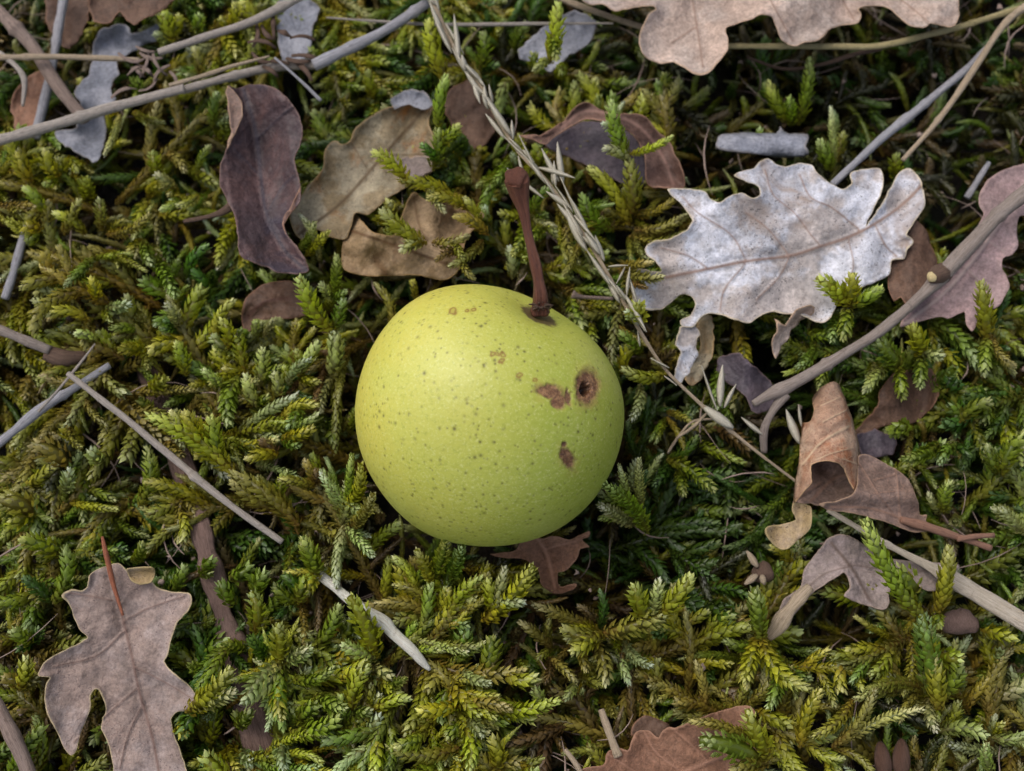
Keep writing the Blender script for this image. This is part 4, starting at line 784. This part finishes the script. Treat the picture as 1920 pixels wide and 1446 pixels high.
def frond(mm, p0, ang, L, hgt, pal, rs, bright, npin, plen, wid, rise=.45):
    """a main stem with leafy side shoots"""
    n = 8; t = np.linspace(0, 1, n); bend = rs.uniform(-.8, .8)
    a = ang+bend*t; st = L/(n-1)
    x = p0[0]+np.concatenate([[0], np.cumsum(np.cos(a[:-1]))])*st; y = p0[1]+np.concatenate([[0], np.cumsum(np.sin(a[:-1]))])*st
    z = hgt-rise*(1-np.sin(np.pi*np.clip(t*.75+.1, 0, 1)))+rs.uniform(-.05, .05)
    P = np.stack([x, y, z], -1); P = clearP(P)
    if P is None: return
    shoot(mm, P, wid*1.05, pal[0] if rs.rand() < .5 else 'o' if pal[0] in 'yo' else pal[0], rs, bright*.9, basefade=.8)
    for i in range(npin):
        u = .12+.85*i/npin+rs.uniform(-.03, .03); k = u*(n-1); i0 = int(min(n-2, k)); b = P[i0]+(P[i0+1]-P[i0])*(k-i0)
        aa = a[i0]+(1 if i % 2 else -1)*rs.uniform(.5, 1.15); l = plen*(1-.55*max(0, u-.4)/.6)*rs.uniform(.55, 1.2)
        cv = rs.uniform(-1.1, 1.1)-(1 if i % 2 else -1)*.3; vz = rs.uniform(-.35, .8)
        q = [b]
        for k2 in (1, 2, 3): q.append(q[-1]+np.array([math.cos(aa+cv*k2/3), math.sin(aa+cv*k2/3), vz*(1-.35*k2)])*l/3)
        q = clearP(np.array(q), .05)
        if q is None or np.ptp(q[:, 2]) > l*1.6: continue
        shoot(mm, q, wid*rs.uniform(.6, 1.3), pal[rs.randint(len(pal))], rs, bright, tipw=rs.uniform(.35, .9))
rs = np.random.RandomState(5)
X0, X1, Y0, Y1 = -11.5, 11.5, -8.5, 12.0
def layer(mm, count, dz, bright, wid, darkpal=None, prob=1.0, plen=.95, L=(1.4, 3.0)):
    for i in range(count):
        x, y = rs.uniform(X0, X1), rs.uniform(Y0, Y1)
        px, py = proj(np.array([x, y, 0.]))
        pal, h, den, b = zone(float(px), float(py), rs)
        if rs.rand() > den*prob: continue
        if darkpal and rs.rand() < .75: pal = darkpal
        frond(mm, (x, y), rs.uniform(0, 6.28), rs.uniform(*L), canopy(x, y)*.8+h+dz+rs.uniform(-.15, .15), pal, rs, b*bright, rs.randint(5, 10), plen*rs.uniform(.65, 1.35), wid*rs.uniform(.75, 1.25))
low = MossMesh(); layer(low, 420, -1.3, .9, .17, 'bodk'); layer(low, 520, -.7, .9, .18, 'bdogdg')
tag(low.build('moss_undergrowth'), 'old brown and dark green moss deep under the green shoots', 'moss', kind='stuff')
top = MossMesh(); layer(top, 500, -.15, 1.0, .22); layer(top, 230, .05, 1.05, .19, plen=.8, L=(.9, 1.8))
# thin bare-ish strands that arch between the shoots
for i in range(900):
    x, y = rs.uniform(X0, X1), rs.uniform(Y0, Y1); px, py = proj(np.array([x, y, 0.])); pal, h, den, b = zone(float(px), float(py), rs)
    z = canopy(x, y)*.8+h+rs.uniform(-.35, .12); a = rs.uniform(0, 6.28); l = rs.uniform(.6, 1.5); cv = rs.uniform(-1.4, 1.4); ar = rs.uniform(.1, .4)
    q = [np.array([x, y, z-.25])]
    for k2 in range(4): q.append(q[-1]+np.array([math.cos(a+cv*k2/4)*l/4, math.sin(a+cv*k2/4)*l/4, ar*(.5-k2/3.)]))
    q = clearP(np.array(q), .05)
    if q is None: continue
    shoot(top, q, rs.uniform(.08, .13), 'opobyg'[rs.randint(6)], rs, b, tipw=.3)
# shoot tips pointing up, seen almost end on
for i in range(650):
    x, y = rs.uniform(X0, X1), rs.uniform(Y0, Y1); px, py = proj(np.array([x, y, 0.])); pal, h, den, b = zone(float(px), float(py), rs)
    if rs.rand() > den*.8: continue
    z = canopy(x, y)*.8+h+rs.uniform(-.2, .25); a = rs.uniform(0, 6.28); l = rs.uniform(.4, .8); o_ = rs.uniform(.2, .8)
    q = np.array([(x, y, z-l*.8), (x+math.cos(a)*l*o_*.4, y+math.sin(a)*l*o_*.4, z-l*.25), (x+math.cos(a)*l*o_, y+math.sin(a)*l*o_, z+.05)])
    q2 = clearP(q, .05)
    if q2 is None or (q2 != q).any(): continue
    shoot(top, q, rs.uniform(.15, .26), pal[rs.randint(len(pal))], rs, b*1.05, tipw=rs.uniform(.3, .6))
# shoots read off the photo: x0 y0 x1 y1 width colour
SH = """325 80 308 12 26y;370 60 375 28 22g;432 50 440 5 22y;470 112 475 75 20p;375 140 365 92 24o;225 215 195 292 16p;250 210 310 230 14o;60 340 35 282 26y;112 332 86 282 26y;130 302 145 322 22y;300 330 285 285 24y;
330 352 290 326 20p;370 330 396 272 14g;340 380 300 395 16p;370 368 330 386 16p;400 240 410 172 22g;160 440 100 400 24y;80 432 12 412 26y;90 400 46 352 24g;120 440 150 372 22o;190 432 186 372 20o;200 440 282 400 17o;
200 470 277 510 15o;180 480 120 540 20g;130 570 60 526 20p;120 592 60 562 20p;170 602 82 592 22y;180 562 170 520 22y;180 640 140 626 20p;200 580 246 570 22p;270 452 285 500 24g;290 482 330 560 26g;330 612 310 570 22p;
350 522 392 460 24d;390 562 350 502 24d;400 640 440 562 22y;430 652 413 600 26y;445 642 443 595 18p;470 640 475 590 16p;480 632 505 566 16p;495 632 527 550 14p;560 702 600 640 24p;460 702 440 610 24y;490 722 495 652 24p;
520 742 515 700 24p;540 722 585 672 18p;350 702 330 642 24g;420 722 380 692 20p;400 842 350 772 26y;330 802 328 768 20p;450 702 430 802 30g;480 762 460 702 24p;530 822 590 800 24y;520 852 460 862 24y;560 762 540 802 24g;
640 942 600 880 18p;640 962 615 905 14p;640 962 696 1006 17p;650 1000 702 1040 18p;650 1010 630 1102 19p;590 912 520 900 20o;560 1002 480 900 24o;520 962 430 900 26o;600 1092 565 1012 24g;
530 1236 580 1220 22p;545 1272 630 1250 22g;530 1240 455 1322 28p;525 1260 530 1352 28y;510 1262 500 1372 17p;540 1382 535 1446 24p;560 1352 600 1320 26g;590 1302 652 1330 26g;640 1272 692 1240 30y;660 1332 690 1250 28y;
700 1252 736 1270 24p;650 1362 640 1302 26g;680 1372 712 1340 24p;700 1332 770 1310 24y;860 1312 800 1240 24o;860 1322 780 1332 26y;860 1322 962 1330 26o;870 1352 880 1446 28y;860 1402 722 1400 26o;800 1372 740 1402 24g;
880 1347 906 1382 20p;930 1442 920 1380 30y;820 1162 732 1172 24o;820 1162 702 1132 22o;820 1157 736 1096 18o;820 1152 842 1102 24y;830 1152 912 1090 30y;850 1162 905 1082 28y;850 1132 796 1076 26y;920 1152 945 1062 22p;
860 1242 872 1172 34g;860 1252 922 1282 20p;1033 1212 972 1165 20o;1130 1192 1060 1202 24o;1120 1182 996 1132 22o;1120 1176 1050 1182 22y;1120 1202 1136 1285 28o;1150 1212 1180 1285 20p;1170 1202 1226 1250 18p;1090 1212 1100 1262 20o;
1030 1232 1082 1282 18o;1082 1282 1060 1312 20p;900 1332 1052 1312 26y;1010 1322 1000 1290 22p;1430 1192 1500 1292 28y;1430 1202 1400 1292 26y;1470 1232 1440 1332 26g;1420 1332 1482 1362 26y;1400 1380 1360 1440 24y;
1700 1292 1600 1312 22o;1600 1312 1520 1382 22o;1740 1292 1620 1302 20o;1560 1402 1642 1290 22o;1500 1402 1540 1292 26y;1580 1392 1732 1330 18p;1760 1232 1802 1240 34y;1760 1312 1800 1242 28g;1740 1312 1756 1372 22p;1760 1372 1852 1382 26p;
1860 1446 1850 1392 20p;1860 1382 1925 1376 20p;1840 1182 1905 1200 26y;1850 640 1845 702 20g;1860 652 1905 702 15o;1690 692 1690 742 22g;1700 692 1760 672 22p;1640 682 1620 732 20p;1580 562 1602 522 28g;1600 572 1652 542 24g;
1580 592 1560 642 24g;1530 642 1490 692 20g;1510 622 1562 622 22g;1780 732 1790 692 34g;1740 762 1730 722 26g;1800 792 1860 752 26g;1700 802 1680 792 26g;1760 832 1690 862 26g;1790 832 1760 872 24g;1770 962 1782 900 22g;
1880 892 1922 812 30g;1900 962 1860 950 24p;1922 1002 1870 950 22p;730 422 686 376 28y;740 402 722 350 24p;780 432 722 432 24y;960 152 930 192 24p;1000 112 1002 60 26g;1045 102 1052 142 26y;1000 132 1000 100 24g;
1150 302 1120 252 22p;1170 292 1182 250 20g;1180 422 1102 312 30y;1170 392 1176 342 24p;1190 432 1292 400 20o;1180 442 1292 432 18o;1180 402 1272 365 16o;1150 432 1090 362 26g;960 292 920 352 22g;1010 312 1010 262 28y;
940 332 900 402 22g;920 422 890 382 22g;990 402 960 482 24g;1020 422 990 462 22g;960 522 955 462 22p;1000 402 1030 352 20g;735 622 702 530 18o;780 562 772 520 16o;1190 602 1195 575 26y;1200 662 1160 622 24g;1170 702 1190 642 26y;
1200 722 1182 790 22p;1250 702 1165 690 26y;1250 772 1300 795 13o;1250 782 1287 862 14o;1200 922 1242 852 14p;1190 922 1196 860 18p;1180 942 1122 922 22g;1190 952 1122 972 17g;1250 862 1342 922 26g;1270 882 1282 932 22g;
1460 202 1435 155 24g;1560 262 1555 200 13p;1570 302 1582 250 22o;1680 332 1680 288 26y;1415 282 1426 240 22g;130 872 60 832 40o;150 842 110 790 40y;190 862 170 842 28p;120 922 130 880 24p;260 952 275 836 26g;
250 1052 266 1015 22g;60 962 0 940 44o;110 1042 40 1012 30g;100 1132 120 1022 28g;60 1202 20 1182 26g;40 1292 50 1230 28y;330 1352 342 1382 22y;450 1362 472 1330 26g;320 1112 346 1060 24g;380 1072 402 1050 24g;
430 1082 472 1060 30g;440 1132 410 1090 30g;480 1112 500 1070 30g;480 1182 470 1110 32y;560 1132 602 1060 28g;830 292 872 240 24d;700 182 690 132 22y;570 60 540 20 26y;600 130 560 60 26g;900 130 905 60 26g"""
def parse(e):
    a = e.split(); return [float(v) for v in a[:4]]+[float(a[4][:-1]), a[4][-1]]
def px_shoot(mm, x0, y0, x1, y1, w_, c, z0, z1, rs, bend=None, bright=1.0, clear=True, **kw):
    b = rs.uniform(-.16, .16) if bend is None else bend
    t = np.array([0, .33, .66, 1]); dx, dy = x1-x0, y1-y0
    x = x0+dx*t-dy*b*np.sin(math.pi*t); y = y0+dy*t+dx*b*np.sin(math.pi*t); z = z0+(z1-z0)*t+.12*np.sin(math.pi*t)
    P = at(x, y, z)
    if clear:
        P = clearP(P, .02, False)
        if P is None: return
    shoot(mm, P, w_/115., c, rs, bright, **kw)
rs = np.random.RandomState(23)
for e in SH.replace('\n', '').split(';'):
    x0, y0, x1, y1, w_, c = parse(e)
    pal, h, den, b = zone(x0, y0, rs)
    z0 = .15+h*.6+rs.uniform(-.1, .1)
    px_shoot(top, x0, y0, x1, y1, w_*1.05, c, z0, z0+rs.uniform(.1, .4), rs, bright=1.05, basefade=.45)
    # a few small neighbours that share its foot
    for q in range(rs.randint(0, 3)):
        a = math.atan2(y1-y0, x1-x0)+rs.uniform(-1.6, 1.6); l = math.hypot(x1-x0, y1-y0)*rs.uniform(.4, .8)
        px_shoot(top, x0, y0, x0+math.cos(a)*l, y0+math.sin(a)*l, w_*.85, pal[rs.randint(len(pal))], z0-.15, z0+rs.uniform(-.1, .15), rs, bright=b)
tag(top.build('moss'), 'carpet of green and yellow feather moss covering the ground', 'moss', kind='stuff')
# crumbs of leaf, needles and hair thin dry blades scattered on and between the shoots
def litter():
    rs = np.random.RandomState(91); V = []; F = []; n = 0; tc = []
    for i in range(1200):
        x, y = rs.uniform(X0, X1), rs.uniform(Y0, Y1); c = np.array([x, y, 0.]); 
        if np.hypot(*(c-PC)[:2]) < 2.25: continue
        z = min(canopy(x, y)*.8+rs.uniform(-.8, .12), cap_at(c[None])[0]-.05)
        a = rs.uniform(0, 6.28); long = rs.rand() < .62
        L = rs.uniform(.3, 1.6) if long else rs.uniform(.04, .11); wd = rs.uniform(.006, .016) if long else L*rs.uniform(.3, .8)
        m = 6 if long else 4; t = np.linspace(-.5, .5, m); bend = rs.uniform(-.8, .8)*(L if long else .3); tl = rs.uniform(-.35, .35)
        px_, py_ = t*L, bend*(t*t); zz = z+t*L*tl+rs.uniform(-.02, .02, m)-(.1*np.abs(t) if long else 0)
        ca, sa = math.cos(a), math.sin(a)
        if long:
            if (cap_at(np.stack([x+px_*ca-py_*sa, y+px_*sa+py_*ca, zz], -1))+.02 < zz).any() or (np.hypot(x+px_*ca-py_*sa-PC[0], y+px_*sa+py_*ca-PC[1]) < 2.1).any(): continue
        w_ = wd*np.sqrt(np.clip(1-(2*t)**2*.9, .05, 1))*rs.uniform(.7, 1.3, m)
        ring = []
        for s_, dz in ((-1, 0), (0, wd*.5), (1, 0), (0, -wd*.5)):
            qx, qy = px_, py_+w_*s_; ring.append(np.stack([x+qx*ca-qy*sa, y+qx*sa+qy*ca, zz+dz+(0 if long else rs.uniform(-.03, .03))], -1))
        R_ = np.stack(ring, 1).reshape(-1, 3); k_ = np.arange(m*4).reshape(m, 4)+n
        V.append(R_); F.append(np.stack([k_[:-1], np.roll(k_[:-1], -1, 1), np.roll(k_[1:], -1, 1), k_[1:]], -1).reshape(-1, 4)); n += m*4
        tc.append(np.tile([[x*3, y*3, z*3]], (m*4, 1)))
    tag(mesh_np('plant_litter', np.vstack(V), [np.vstack(F)], M['tw_brown'], None, {'tc': np.vstack(tc)}), 'fine brown and tan litter of leaf crumbs and needles on the moss', 'litter', kind='stuff')
litter()
# single sprigs that stand up in front of other things: [label, [(x0,y0,z0,x1,y1,z1,w,colour,bend)...]]
SPR = [
 ('upright moss sprig standing between the small dark brown leaf and the pear', [(620,700,.2,625,620,.6,34,'p',.1),(625,625,.55,560,518,1.0,32,'y',-.08),(625,620,.5,645,560,.7,22,'g',0)]),
 ('thin pale tipped moss sprig below the left corner of the crumpled leaf', [(622,560,.3,631,476,.95,22,'g',.05),(622,560,.3,600,530,.6,18,'p',0),(622,562,.3,652,545,.6,16,'g',0)]),
 ('arching moss sprig with a raised tip crossing the tan leaf', [(850,372,.5,752,340,.75,28,'y',.1),(765,345,.72,697,284,1.05,28,'y',.1),(800,350,.7,835,400,.8,18,'p',0),(840,370,.6,890,390,.7,18,'o',-.1)]),
 ('moss sprig with orange stem lying over the crumpled ochre leaf', [(800,458,.75,715,395,.95,30,'y',-.05),(810,455,.75,880,440,.85,20,'o',.1),(795,455,.75,750,470,.8,22,'p',.1),(850,450,.8,870,490,.85,14,'o',0)]),
 ('matted moss lying across the right half of the crumpled ochre leaf', [(915,440,.6,850,405,.95,22,'o',.1),(905,450,.6,840,500,.8,18,'o',-.1),(900,425,.6,870,370,.9,20,'y',.1),(880,480,.6,815,490,.8,16,'b',.2),(890,400,.6,800,372,.95,20,'y',.15),(860,470,.7,890,525,.6,14,'o',.1)]),
 ('small moss tips growing over the lower left corner of the tan leaf', [(560,470,.2,590,415,.75,20,'g',.1),(575,480,.2,618,432,.7,18,'y',0),(600,490,.2,560,400,.8,16,'p',.1)]),
 ('low moss tips creeping over the left tip of the white oak leaf', [(1160,505,.6,1245,520,1.05,22,'o',.1),(1165,500,.6,1225,492,1.0,18,'o',0),(1175,520,.6,1215,540,.95,14,'b',.1)]),
 ('bright green moss sprig climbing beside the decayed tan leaf', [(812,320,.4,822,240,.8,26,'g',.05),(822,245,.75,838,140,1.15,24,'g',-.06),(825,270,.7,862,235,.9,22,'g',0),(822,300,.6,790,270,.8,20,'d',0)]),
 ('dark yellow moss sprig at the top left of the grass seed head', [(835,150,.6,805,35,1.0,34,'y',-.05)]),
 ('forked moss sprig over the whitish leaf scrap near the top', [(1030,120,.6,1046,5,1.0,32,'y',.03),(1036,60,.8,1044,115,.85,22,'g',0),(1030,110,.6,1000,132,.7,20,'p',0)]),
 ('tall moss sprig rising across the arched reddish brown leaf', [(1185,400,.4,1178,300,.8,36,'o',.05),(1178,305,.75,1146,188,1.15,30,'g',-.06),(1178,290,.85,1262,255,1.05,14,'y',.06),(1170,250,.9,1130,232,1.0,20,'p',0),(1180,300,.8,1130,278,.95,22,'p',.1)]),
 ('broad pale tipped moss sprig right of the small jagged leaf below the pear', [(905,1165,.3,1000,1060,.95,36,'y',.06),(925,1145,.5,915,1085,.8,26,'y',0),(925,1150,.5,948,1062,.85,22,'p',0),(930,1130,.6,985,1130,.75,20,'p',0)]),
 ('forked moss sprig shaped like a Y right of the bare dark hollow, bottom centre', [(1130,1188,.45,1252,1150,.8,32,'o',.03),(1205,1165,.7,1186,1094,1.05,30,'y',.05),(1225,1155,.75,1237,1085,1.0,22,'p',0),(1235,1155,.75,1298,1076,1.15,34,'y',.05),(1135,1190,.4,1055,1175,.55,28,'o',-.15),(1130,1185,.4,1070,1225,.5,28,'y',0)]),
 ('stout moss sprig standing on the straw node below the pear', [(705,1235,.3,655,1118,1.0,38,'y',.06),(705,1235,.35,640,1210,.5,24,'p',0)]),
 ('upright moss sprig with two drooping arms left of the straw node', [(530,1245,.4,522,1168,.9,30,'y',0),(528,1238,.4,585,1215,.55,24,'p',.1),(526,1240,.4,458,1320,.45,28,'p',-.08),(528,1245,.4,530,1370,.35,28,'g',.05),(545,1370,.35,640,1340,.5,30,'g',.15)]),
 ('long feathery moss sprig crossing left of the pear toward the bark strip', [(560,985,.4,430,885,.65,30,'o',.06),(440,890,.6,274,778,.95,34,'y',.08),(380,840,.75,345,772,.95,26,'y',0),(410,860,.7,395,780,.9,28,'g',0),(350,820,.8,320,770,.95,18,'p',0)]),
 ('curled green moss sprig beside the grey stem below its hidden end', [(600,1085,.3,568,1005,.8,28,'g',0),(590,1080,.3,575,1110,.4,26,'y',0)]),
 ('tall dark green moss sprig crossing in front of the grey brown lobed leaf', [(1745,1300,.4,1728,1150,.85,40,'g',.03),(1730,1160,.8,1620,972,1.2,38,'g',-.05),(1715,1110,.9,1668,1068,1.0,44,'g',.1),(1760,1330,.4,1752,1230,.7,32,'y',0)]),
 ('narrow moss sprig standing against the flat pale straw', [(1757,1150,.5,1780,1022,1.05,30,'y',.04),(1757,1150,.5,1760,1175,.55,20,'g',0)]),
 ('upright moss sprig left of the grey leaf with curled white edge', [(1425,1200,.3,1413,1102,.9,34,'g',.03),(1425,1195,.3,1510,1290,.5,30,'y',.15),(1420,1195,.3,1395,1280,.4,26,'y',0)]),
 ('moss sprig on the lower edge of the pink leaf at right', [(1848,635,.5,1838,526,1.0,34,'y',.03),(1850,630,.5,1846,705,.45,24,'g',0),(1855,628,.5,1905,690,.5,16,'o',.1)]),
 ('clump of moss tips overlapping the lower edge of the white oak leaf', [(1590,572,.8,1530,520,1.1,34,'y',.05),(1592,572,.8,1600,512,1.15,30,'y',0),(1595,575,.8,1655,540,1.0,26,'g',0),(1590,575,.75,1580,640,.8,28,'g',0)]),
 ('left one of two blunt moss tips below the woody twig', [(1685,690,.4,1640,638,.85,36,'g',.05),(1685,688,.4,1693,750,.35,24,'g',0),(1655,690,.4,1620,735,.4,22,'p',0)]),
 ('right one of two blunt moss tips below the woody twig', [(1730,665,.4,1708,608,.9,34,'y',.03),(1728,660,.4,1768,670,.6,22,'p',0),(1728,665,.4,1725,730,.35,22,'g',0)]),
 ('moss tip touching the grass seed head just right of the pear stalk foot', [(1195,600,1.2,1196,568,1.5,30,'y',0),(1195,600,1.2,1175,585,1.35,20,'p',0)]),
 ('feathery moss sprig overlapping the right edge of the mauve oak leaf', [(350,1335,.5,435,1252,.95,34,'y',.06),(360,1325,.5,445,1295,.8,26,'p',.03)]),
 ('pale branching moss sprig at the lower left edge of the pear', [(640,985,.4,648,900,.75,22,'p',.1),(640,950,.5,600,885,.8,17,'p',0),(645,960,.5,612,900,.7,14,'p',.1),(648,985,.45,702,1045,.55,18,'p',0),(645,985,.45,632,1105,.5,20,'p',.05),(650,930,.6,692,965,.65,22,'p',.1)]),
 ('moss tip overlapping the right hand end of the pale bark scrap', [(1560,320,.3,1536,262,.7,30,'g',0),(1565,320,.3,1558,200,.7,14,'p',0)]),
 ('thick moss sprig lying over the reddish brown leaf at the bottom', [(1430,1425,.55,1312,1388,.9,44,'g',.05),(1430,1400,.5,1290,1352,.75,20,'o',.08),(1440,1425,.5,1400,1330,.9,36,'y',0),(1440,1430,.5,1370,1446,.7,26,'o',.05)]),
 ('moss tips pressed against the lower right edge of the pear', [(1215,1000,.5,1128,905,1.45,24,'g',.1),(1190,985,.5,1120,945,1.2,20,'p',0),(1185,960,.6,1160,870,1.5,14,'p',0),(1200,960,.6,1198,858,1.2,16,'p',0)]),
 ('curly moss tips touching the lower left edge of the pear', [(640,960,.4,676,870,1.4,26,'y',.15),(655,990,.4,700,925,1.3,22,'o',.1),(650,960,.5,660,850,1.2,18,'g',0)]),
 ('short moss tips poking up under the bottom edge of the pear', [(800,1090,.1,835,1010,1.1,24,'g',.1),(840,1095,.1,868,1022,1.1,24,'g',0),(820,1100,.2,780,1030,.8,22,'y',0)]),
 ('two tipped upright moss sprig in the dark gap below the pinkish oak leaf', [(1495,235,-.1,1518,108,.5,26,'g',.05),(1480,232,-.1,1440,152,.4,28,'g',-.05),(1485,235,-.1,1480,180,.3,22,'g',0)]),
]
rs = np.random.RandomState(31)
for lab, parts in SPR:
    mm = MossMesh(); a = parts[0]
    for (x0, y0, z0, x1, y1, z1, w_, c, b) in parts:
        px_shoot(mm, x0, y0, x1, y1, w_*1.08, c, z0, z1, rs, bend=b, bright=1.1, clear=False, basefade=.4, dens=1.1)
    tag(mm.build('moss_sprig', loc=at(a[0], a[1], a[2])), lab, 'moss sprig', 'moss sprigs rising above the carpet')
# ------------------------------------------------------------------ children keep their place under their parents
bpy.context.view_layer.update()
for o in bpy.data.objects:
    if o.parent is not None: o.matrix_parent_inverse = Matrix.Translation(-o.parent.location)
print('verts', sum(len(o.data.vertices) for o in bpy.data.objects if o.type == 'MESH'))
